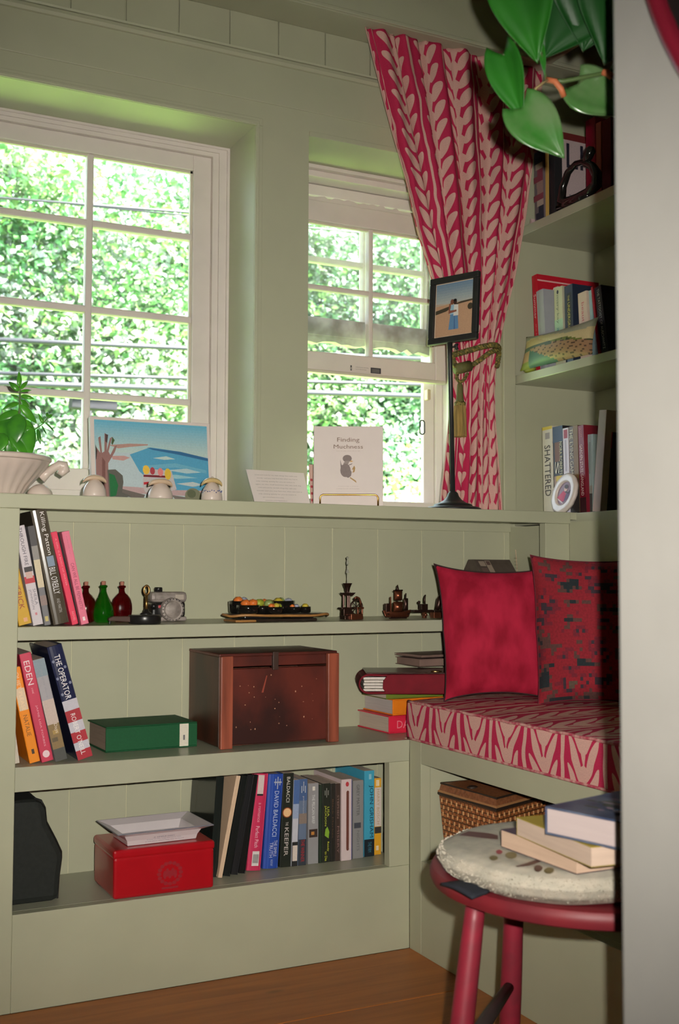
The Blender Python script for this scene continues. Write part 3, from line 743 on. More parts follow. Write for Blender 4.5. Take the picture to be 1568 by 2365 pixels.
# four little ceramic figures
cer = M('cream_ceramic', (.64, .53, .46), .3, var=.05, scale=40, coat=.4)
cer_y = M('yellow_glaze', (.62, .45, .20), .3, var=.1, scale=50, coat=.4)
cer_b = M('blue_glaze', (.10, .13, .33), .3, var=.1, scale=80)
def figure(pxc, y, rx, h, lab, hat=True, kind=0):
    c = Vector((P(pxc, 1142, Y=y).x, y, SILL))
    t = empty('ceramic_figure', c, label=lab, cat='figurine', group='ceramic figures on the sill')
    part('body', MB().lathe([(rx, 0), (rx*1.02, h*.12), (rx*.97, h*.35), (rx*.82, h*.58), (rx*.55, h*.80), (rx*.3, h*.92), (0, h*.97)], 24, c), cer, t, smooth=True)
    if hat:
        hb = MB()   # drooping crescent on top
        def hf(a, b_):
            an = math.pi*(a-.5)*.92; x = rx*.98*math.sin(an)*1.0; zz = h*.82+h*.26*math.cos(an)-h*.06
            r = rx*.42*math.cos(an*.86)**.8+.001; bb = 2*math.pi*b_
            return (c.x+x, c.y+r*math.cos(bb), c.z+zz+r*.55*math.sin(bb))
        hb.grid(hf, 16, 12); part('hat', hb, cer_y if kind != 0 else M('tan_glaze', (.60, .44, .30), .35, var=.1, scale=60), t, smooth=True)
    if kind == 2:
        nb = MB(); 
        for k in range(14):
            an = math.pi*(1.05+.9*k/13); nb.ball((c.x+rx*.93*math.cos(an), c.y+rx*.93*math.sin(an), c.z+h*(.40+.10*abs(math.sin(k*.9)))), .0013, 6)
        part('blue_garland', nb, cer_b, t)
        part('knot', MB().ball((c.x, c.y-rx*.1, c.z+h*1.1), rx*.2, 10), cer, t, smooth=True)
figure(92, 2.10, .0225, .024, 'pale ceramic figure half hidden behind the planter', hat=False)
figure(218, 2.07, .0215, .036, 'white ceramic figure with tan hat at the left corner of the painting')
figure(370, 2.07, .0235, .034, 'white ceramic figure with tan hat before the middle of the painting')
figure(489, 2.07, .0205, .040, 'white ceramic figure with yellow hat and blue garland', kind=2)

# ribbed white planter with scroll handles and a jade plant
pc = Vector((P(-12, 1142, Y=2.13).x, 2.13, SILL))
pl_ = empty('planter', pc, label='white ribbed ceramic planter with scroll handle at the left of the sill', cat='planter')
n = 48; prof = [(.050, 0), (.053, .006), (.060, .018), (.075, .035), (.088, .050), (.095, .060), (.097, .064)]
v = []; f = []
for r, z in prof:
    for k in range(n*2):
        a = math.pi*k/n; rr = r*(1+(.02*math.cos(24*a) if z < .055 else 0)); v.append((pc.x+rr*math.cos(a), pc.y+rr*math.sin(a), pc.z+z))
for i in range(len(prof)-1):
    for k in range(2*n): f.append((i*2*n+k, i*2*n+(k+1) % (2*n), (i+1)*2*n+(k+1) % (2*n), (i+1)*2*n+k))
f.append(tuple(reversed(range(2*n))))
part('bowl', MB().add(v, f), cer, pl_, smooth=True)
part('rim', MB().lathe([(.090, .066), (.097, .063), (.1005, .066), (.1005, .071), (.097, .074), (.092, .073), (.089, .064)], 48, pc, cap=False), cer, pl_, smooth=True)
part('soil', MB().lathe([(.0, .066), (.092, .066)], 32, pc, cap=False), M('soil', (.06, .035, .02), .95, bump=.6), pl_)
for s in (1, -1):
    hd = [(.080, .034), (.092, .046), (.104, .056), (.114, .062), (.122, .061), (.124, .053), (.118, .048), (.112, .051)]
    part('handle', MB().tube([pc+Vector((s*a, -.012, b_)) for a, b_ in hd], [.010, .008, .008, .009, .010, .010, .009, .006], 12), cer, pl_, smooth=True)
jade_m = M('jade_leaf', (.07, .30, .02), .3, col2=(.035, .17, .02), scale=26, coat=.3)
jp = empty('jade_plant', pc+Vector((0, 0, .066)), label='green jade plant growing in the white ribbed planter', cat='plant')
stem_m = M('jade_stem', (.10, .16, .05), .6)
def thick_leaf(base, tip, wid, nrm, thick=.0022, name='leaf', mat=None, par=None):
    base, tip = Vector(base), Vector(tip); t = tip-base; L_ = t.length; t.normalize()
    nrm = Vector(nrm); nrm = (nrm-t*nrm.dot(t)).normalized(); s = t.cross(nrm)
    mb = MB()
    def fn(a, b_):
        w2 = wid*.5*math.sin(math.pi*min(max(a, 0.0), 1)**.72)**.75 if 0 < a < 1 else 0
        an = 2*math.pi*b_; return tuple(base+t*L_*a+s*w2*math.cos(an)+nrm*(thick*math.sin(an)*(w2/(wid*.5)+.02)+.10*L_*math.sin(a*2.6)))
    mb.grid(fn, 12, 12)
    return part(name, mb, mat or jade_m, par or jp, smooth=True)
def J(px, py, y=2.11): return P(px, py, Y=y)
nt_ = (-.3, -.95, .3)
part('stem', MB().tube([pc+Vector((.01, 0, .06)), J(42, 985), J(46, 940), J(46, 900), J(45, 885)], [.005, .0035, .0022, .0016, .001], 8), stem_m, jp, smooth=True)
part('stem', MB().tube([J(68, 1010), J(80, 992), J(100, 978), J(112, 962)], [.002, .0013, .001, .0008], 6), stem_m, jp, smooth=True)
for bx, by, tx, ty, wd_ in ((44, 893, 43, 858, .012), (44, 903, 20, 882, .014), (47, 900, 65, 881, .011), (47, 904, 72, 902, .007), (45, 920, 24, 912, .007), (48, 914, 80, 922, .011), (44, 930, 5, 948, .014), (47, 924, 68, 942, .015),
                            (45, 934, 84, 978, .020), (44, 950, -12, 975, .022), (46, 955, 30, 1035, .042), (52, 965, 68, 1056, .044), (36, 962, -8, 1030, .046), (40, 990, 15, 1050, .036), (58, 985, 76, 1020, .030), (30, 1000, 62, 1058, .036), (10, 1000, -14, 1058, .04), (50, 990, 72, 990, .02), (14, 1010, 34, 1056, .03),
                            (100, 978, 88, 955, .008), (109, 966, 122, 957, .010), (104, 975, 124, 998, .004), (96, 982, 107, 1002, .004), (87, 990, 94, 1028, .010), (110, 964, 108, 952, .008)):
    b3 = J(bx, by, 2.10+.012*random.random()); t3 = J(tx, ty, 2.095+.03*random.random())
    if t3.z < SILL+.07: t3.z = SILL+.07
    thick_leaf(b3, t3, wd_*.8, (random.uniform(-.6, .2), -1, random.uniform(.1, .6)))

# typed card leaning on the wall
cd = empty('typed_card', P(655, 1162, Y=2.20), label='white typed note card leaning on the wall between the windows', cat='card')
bl = Vector((P(591, 1160, Y=2.20).x, 2.20, SILL)); br = Vector((P(719, 1164, Y=2.20).x, 2.20, SILL)); tl_ = P(583, 1085, Y=2.24)
W2 = br.x-bl.x; ey = Vector((0, .035, tl_.z-SILL)); H2 = ey.length
mx = plane_mx(bl, (1, 0, 0), ey)
part('sheet', MB().prism([(0, 0), (W2, 0), (W2-.003, H2*.97), (-.009, H2)], -.0012, 0, 'z', M=mx), M('card_white', (.75, .66, .62), .7, var=.03), cd)
for k in range(9):
    x0 = .006+.012*(k > 6)+.006*random.random(); ln = W2-.012-.02*random.random()-(.03 if k > 6 else 0)
    wchild(lettering(['come and look for the little things that make you', 'wonder and you may find that what was lost is', 'only waiting quietly for you to notice it', 'again on the shelf between the sea and sky'][k % 4], cd, mx, x0, ln, H2*(.84-.085*k), H2*(.875-.085*k), C(150, 135, 130)))
# red patterned card behind the book
pcd = empty('patterned_card', P(716, 1160, Y=2.235), label='red floral card just showing behind the white picture book', cat='card')
a = P(712, 1072, Y=2.25); z1 = a.z
mx = plane_mx((a.x, 2.235, SILL), (1, 0, 0), (0, .012, z1-SILL))
part('sheet', MB().box(0, .05, 0, z1-SILL, -.001, 0, M=mx), flatmat(C(200, 160, 150)), pcd)
wprint('floral_print', [(ell(.004+.008*(k % 2), .006+.0075*k, .003, .0032, 8), C(165, 50, 60)) for k in range(10)], pcd, mx)

# picture book on a brass stand
YP = 2.105
YP = 2.155
bl = Vector((P(723, 1165, Y=YP).x, YP, SILL+.004)); ex = Vector((CR.x, CR.y, 0)).normalized(); dp_ = (bl-CP).dot(_f); W2 = 162/FPX*dp_
hv_ = Vector((_f.x, _f.y, 0)).normalized(); H2 = 186/FPX*dp_*1.01
ey = Vector((hv_.x*.02, hv_.y*.02, .19)); mx = plane_mx(bl, ex, ey)
pb = empty('picture_book', bl, label='white picture book with a small duck on its cover, on a brass stand', cat='book')
wcov = M('white_book_cover', (.74, .64, .60), .45, var=.03)
cvb = MB(); cvb.box(0, W2, 0, H2, -.002, 0, M=mx); cvb.box(0, W2, 0, H2, -.013, -.011, M=mx); cvb.box(0, .002, 0, H2, -.013, 0, M=mx)
part('cover', cvb, wcov, pb, bevel=.0006)
part('pages', MB().box(.002, W2-.003, .003, H2-.003, -.011, -.002, M=mx), M('page_white', (.74, .70, .64), .8, var=.06, scale=200, stretch=(1, 1, 8)), pb)
br_ = C(130, 105, 90)
wchild(lettering('Finding', pb, mx, W2*.34, W2*.66, H2*.785, H2*.855, br_)); wchild(lettering('Muchness', pb, mx, W2*.29, W2*.71, H2*.715, H2*.765, br_))
wchild(lettering('how to add more life to life', pb, mx, W2*.33, W2*.67, H2*.68, H2*.69, C(185, 165, 155)))
wchild(lettering('written by a friend', pb, mx, W2*.35, W2*.64, H2*.235, H2*.245, C(175, 155, 150))); wchild(lettering('a little book of wonder', pb, mx, W2*.33, W2*.66, H2*.205, H2*.215, C(175, 155, 150)))
def D(*pts): return [(W2*a, H2*b_) for a, b_ in pts]
g_, g2 = C(128, 112, 108), C(150, 135, 128)
wprint('duck_picture', [(ell(W2*.485, H2*.59, W2*.066, H2*.046), g_), (D((.46, .56), (.52, .56), (.50, .52), (.47, .49), (.44, .50), (.43, .53)), g2),
    (ell(W2*.46, H2*.44, W2*.075, H2*.085), g_), (D((.40, .43), (.42, .38), (.50, .345), (.54, .37), (.55, .42), (.52, .46)), g_), (D((.385, .58), (.40, .52), (.43, .47), (.41, .43), (.39, .48)), g_),
    (D((.47, .49), (.55, .515), (.56, .53), (.49, .505)), g_), (D((.53, .565), (.575, .555), (.53, .545)), C(205, 150, 60)),
    (D((.55, .45), (.585, .50), (.60, .47), (.59, .42), (.56, .41), (.575, .45)), C(170, 130, 70)), (D((.53, .355), (.61, .31), (.62, .28), (.60, .295), (.52, .345)), C(170, 130, 70))], pb, mx)
brass = M('brass_wire', (.62, .36, .10), .3, metal=1, var=.1)
bst = empty('book_stand', bl+ex*W2*.5-hv_*.008-Vector((0, 0, .004)), label='brass wire book stand holding the white picture book', cat='book stand')
mw = plane_mx(bl-hv_*.006-Vector((0, 0, .004)), ex, (0, 0, 1))          # x along the book, y up, z towards the camera
x0, x1, z1 = W2*.10, W2*.925, 29/FPX*dp_
def wv3(*pts): return [mw @ Vector(p) for p in pts]
part('front_wire', MB().tube(wv3((x0, .002, 0), (x0, z1-.006, 0), (x0+.002, z1-.002, 0), (x0+.006, z1, 0), (x1-.006, z1, 0), (x1-.002, z1-.002, 0), (x1, z1-.006, 0), (x1, .002, 0)), .0019, 8), brass, bst, smooth=True)
for xx in (x0+.02, x1-.02): part('foot_wire', MB().tube(wv3((xx, .002, 0), (xx, .002, -.075), (xx, .09, -.045)), .0018, 8), brass, bst, smooth=True)
part('cross_wire', MB().tube(wv3((x0, .002, -.001), (x1, .002, -.001)), .0018, 8), brass, bst, smooth=True)

# ------------------------------------------------------------------ books
page_m = M('book_pages', (.62, .50, .40), .85, var=.10, scale=320, stretch=(1, .05, .05))
page_w = M('book_pages_white', (.70, .64, .58), .85, var=.08, scale=320, stretch=(1, .05, .05))
page_g = M('book_pages_grey', (.52, .47, .46), .85, var=.08, scale=320, stretch=(1, .05, .05))
def book(label, o, w, h, d, lean, yaw, rgb, pages=None, hard=True, bands=(), texts=(), rough=.4, group=None, name='book', cover2=None, backface=()):
    rt = empty(name, o, (Matrix.Rotation(rad(yaw), 3, 'Z') @ Matrix.Rotation(rad(lean), 3, 'Y')), label=label, cat='book', group=group)
    x0 = -w if lean > 0 else 0.0; x1 = x0+w; t = .0022 if hard else .0010; ov = .003 if hard else 0
    cm = MB(); cm.box(x0, x0+t, 0, d, 0, h); cm.box(x1-t, x1, 0, d, 0, h)
    if hard and w > .012:   # rounded spine
        n = 8; pts = [(x0+w*.5-w*.5*math.cos(math.pi*k/n), t-min(.004, w*.12)*math.sin(math.pi*k/n)) for k in range(n+1)]
        pts += [(x1-t, t*2), (x0+t, t*2)]; cm.prism(pts, 0, h, 'z')
        sp = -min(.004, w*.12)*.0
    else: cm.box(x0+t, x1-t, 0, t, 0, h)
    cv = cm.build('cover', flatmat(rgb, rough), rt, bevel=.0006)
    MB().box(x0+t, x1-t, t*2, d-ov, ov, h-ov*.8).build('pages', pages or page_m, rt)
    yo = -min(.004, w*.12)+t if hard and w > .012 else 0
    mx = plane_mx((x0, min(yo, 0), 0), (1, 0, 0), (0, 0, 1))
    if bands: printing('spine_print', [((rectp(b[0]*w, b[1]*h, b[2]*w, b[3]*h) if len(b) == 5 else [(p[0]*w, p[1]*h) for p in b[0]]), b[-1]) for b in bands], cv, mx)
    for (s, za, zb, xa, xb, c) in texts:
        lettering(s, cv, mx, xa*w, xb*w, za*h, zb*h, c, vertical=True, lift=.0009+.00012*len(bands))
    if backface:
        mx2 = plane_mx((x1, 0, 0), (0, 1, 0), (0, 0, 1))
        printing('cover_print', [([(p[0]*d, p[1]*h) for p in b[0]], b[1]) for b in backface if isinstance(b[0], list)], cv, mx2)
        for b in backface:
            if not isinstance(b[0], list): lettering(b[0], cv, mx2, b[1]*d, b[2]*d, b[3]*h, b[4]*h, b[5], lift=.0016)
    return rt
def book_px(label, plane, val, zs, bl, br, tl, d, rgb, **k):
    if plane == 'Y':
        B, R, T = P(*bl, Y=val), P(*br, Y=val), P(*tl, Y=val); s0, s1, st_ = B.x, R.x, T.x
    else:
        B, R, T = P(*bl, X=val), P(*br, X=val), P(*tl, X=val); s0, s1, st_ = -B.y, -R.y, -T.y
    lean = math.atan2(st_-s0, T.z-zs); w = (s1-s0)*math.cos(lean); h = math.hypot(st_-s0, T.z-zs)
    if abs(lean) < .012: lean = 0
    s = s1 if lean > 0 else s0
    o = (s, val, zs) if plane == 'Y' else (val, -s, zs)
    return book(label, o, w, h, d, math.degrees(lean), 0 if plane == 'Y' else -90, rgb, **k)

W_, K_ = C(225, 215, 205), (.02, .02, .02)
g1 = 'leaning books on the upper shelf'
Z = SH1+.0005
book_px('yellow paperback half behind the left upright, upper shelf', 'Y', 2.063, Z, (44, 1446), (75, 1443), (14, 1318), .15, C(205, 160, 40), hard=False, group=g1,
        texts=[('MAVERICK', .28, .95, .35, .75, C(150, 60, 40))], bands=[(.45, .05, .75, .12, C(220, 160, 120))])
book_px('white spine with a red-shirted face, leaning on the upper shelf', 'Y', 2.063, Z, (77, 1444), (101, 1442), (33, 1216), .15, C(205, 195, 200), hard=False, group=g1, pages=page_w,
        texts=[('THROUGH FIRE', .60, .98, .30, .66, C(90, 85, 95)), ('SHEILA', .20, .36, .58, .86, C(120, 115, 125)), ('JOHNSON', .16, .36, .18, .46, C(120, 115, 125))],
        bands=[(0, .42, 1, .49, C(185, 45, 55)), (.2, .47, .85, .56, C(200, 165, 155)), (.15, .535, .95, .585, C(50, 42, 45)), (.4, .10, .6, .125, C(200, 120, 130))])
book_px('slim grey and cream paperback beside the white spine', 'Y', 2.063, Z, (103, 1443), (118, 1442), (64, 1216), .15, C(120, 118, 122), hard=False, group=g1,
        bands=[(0, .38, 1, .66, C(205, 190, 160)), (0, .66, 1, .8, C(140, 135, 130)), (0, .8, 1, 1, C(70, 66, 68)), (0, .2, 1, .30, C(140, 120, 115)), (.25, .04, .75, .09, C(190, 175, 110))])
book_px('thick dark bronze hardcover with silver title, upper shelf', 'Y', 2.065, Z, (124, 1443), (161, 1441), (70, 1180), .155, C(82, 74, 62), rough=.22, group=g1,
        texts=[('Killing Patton', .60, .975, .45, .80, C(225, 220, 215)), ("BILL O'REILLY", .26, .49, .42, .82, C(225, 222, 222)), ('AND MARTIN', .10, .22, .5, .7, C(170, 165, 160))], bands=[(.40, .50, .85, .59, C(125, 140, 160))])
book_px('bright coral red slim book on the upper shelf', 'Y', 2.063, Z, (167, 1443), (182, 1442), (117, 1230), .14, C(228, 62, 92), hard=False, group=g1,
        texts=[('A GIRL IS A BODY OF WATER', .42, .93, .42, .66, C(240, 150, 160)), ('NOVEL', .04, .14, .35, .7, C(240, 150, 160))])
book_px('very thin black booklet between the coral and pink books', 'Y', 2.076, Z, (183, 1441), (187, 1441), (133, 1232), .13, (.02, .018, .018), hard=False, group=g1)
book_px('pale pink book at the right end of the upper shelf row', 'Y', 2.063, Z, (188, 1442), (206, 1441), (142, 1229), .14, C(228, 120, 145), hard=False, group=g1,
        texts=[('CAN WE ALL BE FEMINISTS?', .16, .66, .28, .70, C(150, 60, 85)), ('edited by', .75, .95, .4, .6, C(200, 110, 130))], bands=[(.35, .04, .65, .08, C(235, 215, 215))])

g2 = 'leaning books on the middle shelf'; Z = SH2+.0005
book_px('white book with cream pages at the far left, middle shelf', 'Y', 2.063, Z, (20, 1768), (46, 1764), (-8, 1560), .15, C(205, 195, 180), hard=True, group=g2, pages=page_w)
book_px('orange paperback on the middle shelf', 'Y', 2.063, Z, (69, 1757), (94, 1754), (22, 1545), .13, C(238, 140, 25), hard=False, group=g2,
        texts=[('QUIET PLEASE', .55, .95, .3, .7, C(235, 205, 170)), ('NATALIE', .28, .5, .3, .7, C(120, 80, 30))], bands=[(.1, .55, .95, .78, C(215, 190, 160)), (.4, .09, .65, .14, C(60, 40, 25))])
book_px('rose red paperback with one big white word at the top, middle shelf', 'Y', 2.063, Z, (97, 1756), (125, 1752), (44, 1512), .14, C(200, 62, 88), hard=False, group=g2,
        texts=[('EDEN', .71, .93, .22, .70, C(235, 215, 215)), ('a novel', .63, .68, .4, .6, C(225, 170, 180)), ('JAMIE LISA FORBES', .14, .52, .42, .62, C(225, 160, 175))], bands=[(ell(.5, .07, .30, .033), C(230, 200, 205))])
book_px('grey paperback with a straw landscape at its foot', 'Y', 2.063, Z, (129, 1752), (157, 1748), (75, 1526), .14, C(165, 160, 165), hard=False, group=g2,
        bands=[(0, .36, 1, .6, C(195, 175, 165)), (0, .12, 1, .36, C(135, 110, 70)), (0, 0, 1, .12, C(75, 75, 70)), (0, .83, 1, 1, C(130, 145, 155)), (.3, .26, .8, .3, C(170, 140, 80)), (.1, .19, .6, .23, C(100, 85, 60))],
        texts=[('Days', .27, .36, .45, .8, C(220, 205, 190)), ('the grey shore', .62, .9, .4, .62, C(150, 150, 155))])
op = book_px('navy hardcover with red and white stripes at its foot, middle shelf', 'Y', 2.062, Z, (180, 1757), (216, 1752), (108, 1496), .155, C(38, 42, 72), rough=.25, group=g2,
        texts=[('THE OPERATOR', .53, .92, .28, .66, C(235, 230, 230)), ("ROBERT O'NEILL", .04, .40, .30, .62, C(235, 228, 225))],
        bands=[(0, .43, 1, .52, C(190, 185, 195)), (0, .33, 1, .43, C(165, 32, 45)), (0, .24, 1, .33, C(190, 185, 195)), (0, .15, 1, .24, C(170, 34, 48)), (0, .08, 1, .15, C(190, 185, 195)), (0, 0, 1, .08, C(170, 34, 48))]
              + [(ell(a, b_, .09, .013, 10), C(120, 125, 150)) for a, b_ in ((.15, .87), (.8, .80), (.12, .72), (.85, .66), (.15, .58), (.6, .545))])
# green cloth book lying flat
a = P(250, 1737, Z=SH2); gz = P(250, 1680, Y=2.125).z-SH2
gb = empty('book', (P(244, 1737, Y=2.125).x, 2.125, SH2+.0005), Matrix.Rotation(rad(2), 3, 'Z'), label='thick green cloth book lying flat beside the wooden box', cat='book')
gw = P(456, 1722, Y=2.13).x-P(244, 1737, Y=2.125).x
gm = MB(); gm.box(0, gw, 0, .125, 0, .0025); gm.box(0, gw, 0, .125, gz-.0025, gz); gm.box(0, gw, 0, .003, .0025, gz-.0025)
gm.build('cover', M('green_cloth', C(14, 84, 46), .7, var=.12, scale=200, bump=.2), gb, bevel=.0015)
MB().box(.004, gw-.004, .003, .121, .0025, gz-.0025).build('pages', M('tan_pages', (.36, .26, .19), .9, var=.15, scale=200, stretch=(.05, .05, 1)), gb)
printing('spine_label', [(rectp(gw*.80, gz*.05, gw*.90, gz*.95), C(220, 212, 195)), (rectp(gw*.84, gz*.3, gw*.86, gz*.5), C(110, 110, 110))], gb, plane_mx((0, 0, 0), (1, 0, 0), (0, 0, 1)))

# bottom shelf
g3 = 'books on the bottom shelf'; Z = SH3+.0005; YS = 2.125
def b3(lab, bl, br, tl, rgb, d=.13, Y=YS, **k): return book_px(lab, 'Y', Y, Z, bl, br, tl, d, rgb, group=g3, **k)
cream = C(215, 185, 155)
b3('glossy black folder beside the red tin', (484, 2022), (502, 2021), (500, 1795), (.016, .02, .018), rough=.15, Y=2.115, d=.14)
b3('thin book showing a cream strip between black folders', (503, 2023), (513, 2022), (546, 1793), cream, hard=False, Y=2.105, d=.14)
b3('black binder right of the cream strip', (515, 2021), (531, 2019), (558, 1794), (.014, .016, .015), rough=.15, Y=2.108, d=.14)
b3('second black binder right of the cream strip', (533, 2019), (549, 2017), (572, 1792), (.02, .02, .022), rough=.2, Y=2.112, d=.14)
b3('black binder next to the pink hardcover', (551, 2017), (566, 2014), (582, 1791), (.012, .012, .012), rough=.2, Y=2.115, d=.14)
b3('pink-red hardcover with a library barcode, bottom shelf', (569, 2014), (601, 2010), (588, 1789), C(205, 52, 92),
   bands=[(.28, .78, .72, .985, C(215, 195, 190)), (.28, .77, .72, .79, C(40, 30, 35)), (.30, .05, .80, .20, C(220, 212, 210))] + [(.36+.03*k, .08, .375+.03*k, .17, K_) for k in range(13)],
   texts=[('Perfect Pitch', .24, .46, .35, .62, C(235, 190, 205)), ('a romance', .5, .70, .42, .58, C(230, 165, 185))])
b3('royal blue hardcover with pale lettering, bottom shelf', (606, 2008), (641, 2004), (620, 1790), C(42, 76, 165), Y=2.126,
   texts=[('DAVID BALDACCI', .34, .82, .45, .74, C(190, 200, 225)), ('THE SIMPLE', .13, .30, .62, .82, C(205, 205, 225)), ('TRUTH', .12, .28, .34, .56, C(205, 205, 225)), ('warner', .03, .10, .45, .6, C(160, 170, 200))], bands=[(.60, .84, .66, .97, C(170, 175, 190)), (.45, .88, .50, .95, C(170, 175, 190)), (.75, .88, .80, .95, C(170, 175, 190)), (.38, .905, .88, .92, C(170, 175, 190)), (.28, 0, .31, 1, C(70, 105, 190))])
b3('black book with a glowing orange disc on its spine', (646, 2002), (671, 2000), (654, 1787), (.018, .022, .016), hard=False,
   texts=[('BALDACCI', .69, .96, .35, .66, C(215, 210, 200)), ('KEEPER', .12, .42, .32, .68, C(205, 195, 190)), ('THE', .44, .48, .38, .62, C(205, 195, 190))], bands=[(ell(.5, .58, .44, .055), C(150, 70, 25)), (ell(.5, .58, .36, .046), C(235, 190, 140))])
b3('pale blue and white paperback with a black foot', (673, 2000), (686, 1998), (679, 1802), C(195, 195, 205), hard=False,
   bands=[(0, .72, 1, 1, C(75, 105, 160)), (0, .55, 1, .72, C(150, 165, 195)), (0, 0, 1, .28, K_), (.1, .06, .95, .24, C(215, 200, 190))])
b3('blue-grey paperback with red lettering', (688, 1997), (706, 1995), (692, 1800), C(105, 120, 145), hard=False,
   bands=[(0, .75, 1, 1, C(70, 95, 140)), (0, .48, 1, .6, C(135, 120, 110)), (0, 0, 1, .3, C(50, 56, 66)), (.48, .86, .56, .97, C(190, 195, 200)), (.25, .84, .33, .92, C(190, 195, 200)), (.7, .84, .78, .92, C(190, 195, 200))], texts=[('THE WINNER', .04, .30, .3, .75, C(185, 40, 45)), ('patterson', .6, .8, .4, .6, C(180, 180, 190))])
b3('silver grey paperback with a dark picture band', (711, 1994), (735, 1990), (713, 1810), C(150, 148, 150), hard=False, pages=page_m, d=.11,
   texts=[('THE PELICAN BRIEF', .50, .86, .35, .62, C(215, 215, 215))], bands=[(.1, .33, .9, .43, C(60, 45, 40)), (.3, .36, .6, .40, C(190, 130, 60)), (.4, .91, .65, .96, C(215, 210, 200))])
b3('narrow dark green paperback left of the neon lettering', (737, 1989), (743, 1988), (738, 1812), (.02, .035, .02), hard=False, d=.11)
b3('black paperback with neon green lettering', (744, 1988), (762, 1985), (746, 1810), (.022, .026, .018), hard=False, d=.11,
   texts=[('LISA', .58, .70, .60, .86, C(190, 200, 70)), ('JACKSON', .46, .72, .22, .50, C(190, 200, 70)), ('Ready', .14, .26, .55, .85, C(200, 205, 60)), ('to Die', .02, .14, .30, .6, C(200, 205, 60))], bands=[([(.3, .34), (.8, .30), (.9, .38), (.65, .45), (.4, .42)], C(130, 170, 50)), (.5, .82, .56, .94, C(170, 170, 160)), (.3, .85, .36, .91, C(170, 170, 160)), (.7, .85, .76, .91, C(170, 170, 160))])
b3('plain black paperback right of the neon lettering', (763, 1985), (773, 1984), (765, 1810), (.024, .022, .018), hard=False, d=.11, texts=[('Black Market', .3, .8, .35, .6, C(110, 80, 60))])
b3('dark brown paperback with faint pink lettering', (774, 1984), (787, 1982), (776, 1810), C(66, 52, 46), hard=False, d=.11, texts=[('STEPHEN', .55, .85, .3, .6, C(140, 115, 105)), ('MISERY', .1, .45, .3, .65, C(140, 110, 105))])
b3('white paperback with a long brown cartouche', (788, 1983), (812, 1980), (788, 1801), C(215, 195, 195), hard=False, d=.135, Y=2.12,
   bands=[(.47, .14, .72, .84, C(110, 62, 52)), (ell(.6, .84, .125, .02), C(110, 62, 52)), (ell(.6, .14, .125, .02), C(110, 62, 52)), (ell(.55, .94, .16, .03), C(190, 60, 70)), (.95, 0, 1, 1, C(60, 70, 140))])
b3('mid grey paperback with a dark square', (815, 1979), (839, 1976), (815, 1804), C(140, 138, 138), hard=False, d=.11, texts=[('GREY MATTER', .55, .95, .32, .6, C(90, 88, 90)), ('NIGHTS', .1, .36, .35, .6, C(110, 108, 110))], bands=[(.1, .39, .75, .46, C(70, 72, 82))])
b3('turquoise book with dark lettering and a black foot', (841, 1976), (864, 1973), (842, 1781), C(70, 165, 195), hard=False, d=.14, Y=2.13,
   texts=[('JOHN GRISHAM', .22, .83, .42, .88, C(20, 50, 75)), ('THE FIRM', .05, .17, .35, .7, C(70, 130, 150))], bands=[(0, 0, 1, .20, C(24, 34, 42)), (.45, .9, .7, .96, C(150, 200, 215))])
b3('small yellow and white paperback at the row end', (865, 1972), (880, 1970), (866, 1798), C(232, 170, 45), hard=False, d=.12, Y=2.135,
   bands=[(0, .37, 1, .88, C(215, 200, 190)), (0, .28, 1, .365, C(60, 55, 50)), (.2, .9, .7, .98, C(240, 215, 170)), (.2, .06, .6, .12, C(240, 220, 190))], texts=[('HARRY BOSCH', .40, .86, .3, .7, C(190, 160, 120))])

# stack of books at the right end of the middle shelf (behind the bench cushion)
gst = 'stack at the right end of the middle shelf'
def flat_book(label, corner, ux, w, d, z0, h, cov, pages, hard=True, name='book', spine_txt=None, spine_rgb=None):
    """lying book: corner nearest to the camera; ux = direction of the spine edge; pages show on the other edge"""
    ux = Vector((ux[0], ux[1], 0)).normalized(); vy = Vector((-ux.y, ux.x, 0))
    rt = empty(name, (corner[0], corner[1], z0+.0004), label=label, cat='book', group=gst)
    mx = plane_mx((corner[0], corner[1], z0+.0004), ux, vy); t = .0025 if hard else .0012
    c = MB(); c.box(0, w, 0, d, 0, t, M=mx); c.box(0, w, 0, d, h-t, h, M=mx); c.box(0, w, 0, t, t, h-t, M=mx)
    part('cover', c, cov, rt, bevel=.0008)
    part('pages', MB().box(.003, w-.003, t, d-.004, t, h-t, M=mx), pages, rt)
    if spine_txt: wchild(lettering(spine_txt, rt, plane_mx(mx @ Vector((0, 0, 0)), ux, (0, 0, 1)), .02, .05, h*.28, h*.72, spine_rgb))
    return rt
z = SH2
pgh = M('pages_flat', (.60, .48, .38), .85, var=.1, scale=300, stretch=(.05, .05, 1)); pgh2 = M('pages_flat_grey', (.56, .50, .47), .85, var=.1, scale=300, stretch=(.05, .05, 1))
hA = P(900, 1654, Y=2.13).z-SH2
flat_book('bright red hardcover at the bottom of the stack behind the cushion', (P(898, 1692, Y=2.125).x, 2.125), (1, .04), .21, .135, z, hA, M('red_cover', C(225, 42, 70), .4), pgh, spine_txt='DA', spine_rgb=C(235, 130, 145)); z += hA+.0005
hB = .034
flat_book('orange hardcover with grey pages, second in the stack', (P(907, 1650, Y=2.13).x, 2.13), (1, .03), .20, .13, z, hB, M('orange_cover', C(238, 130, 30), .4), pgh2); z += hB+.0005
hC = .018
flat_book('green paperback third in the stack', (P(926, 1618, Y=2.12).x-.028, 2.135), (1, .02), .20, .11, z, hC, M('green_cover', C(115, 130, 45), .5), pgh, hard=False); z += hC+.0005
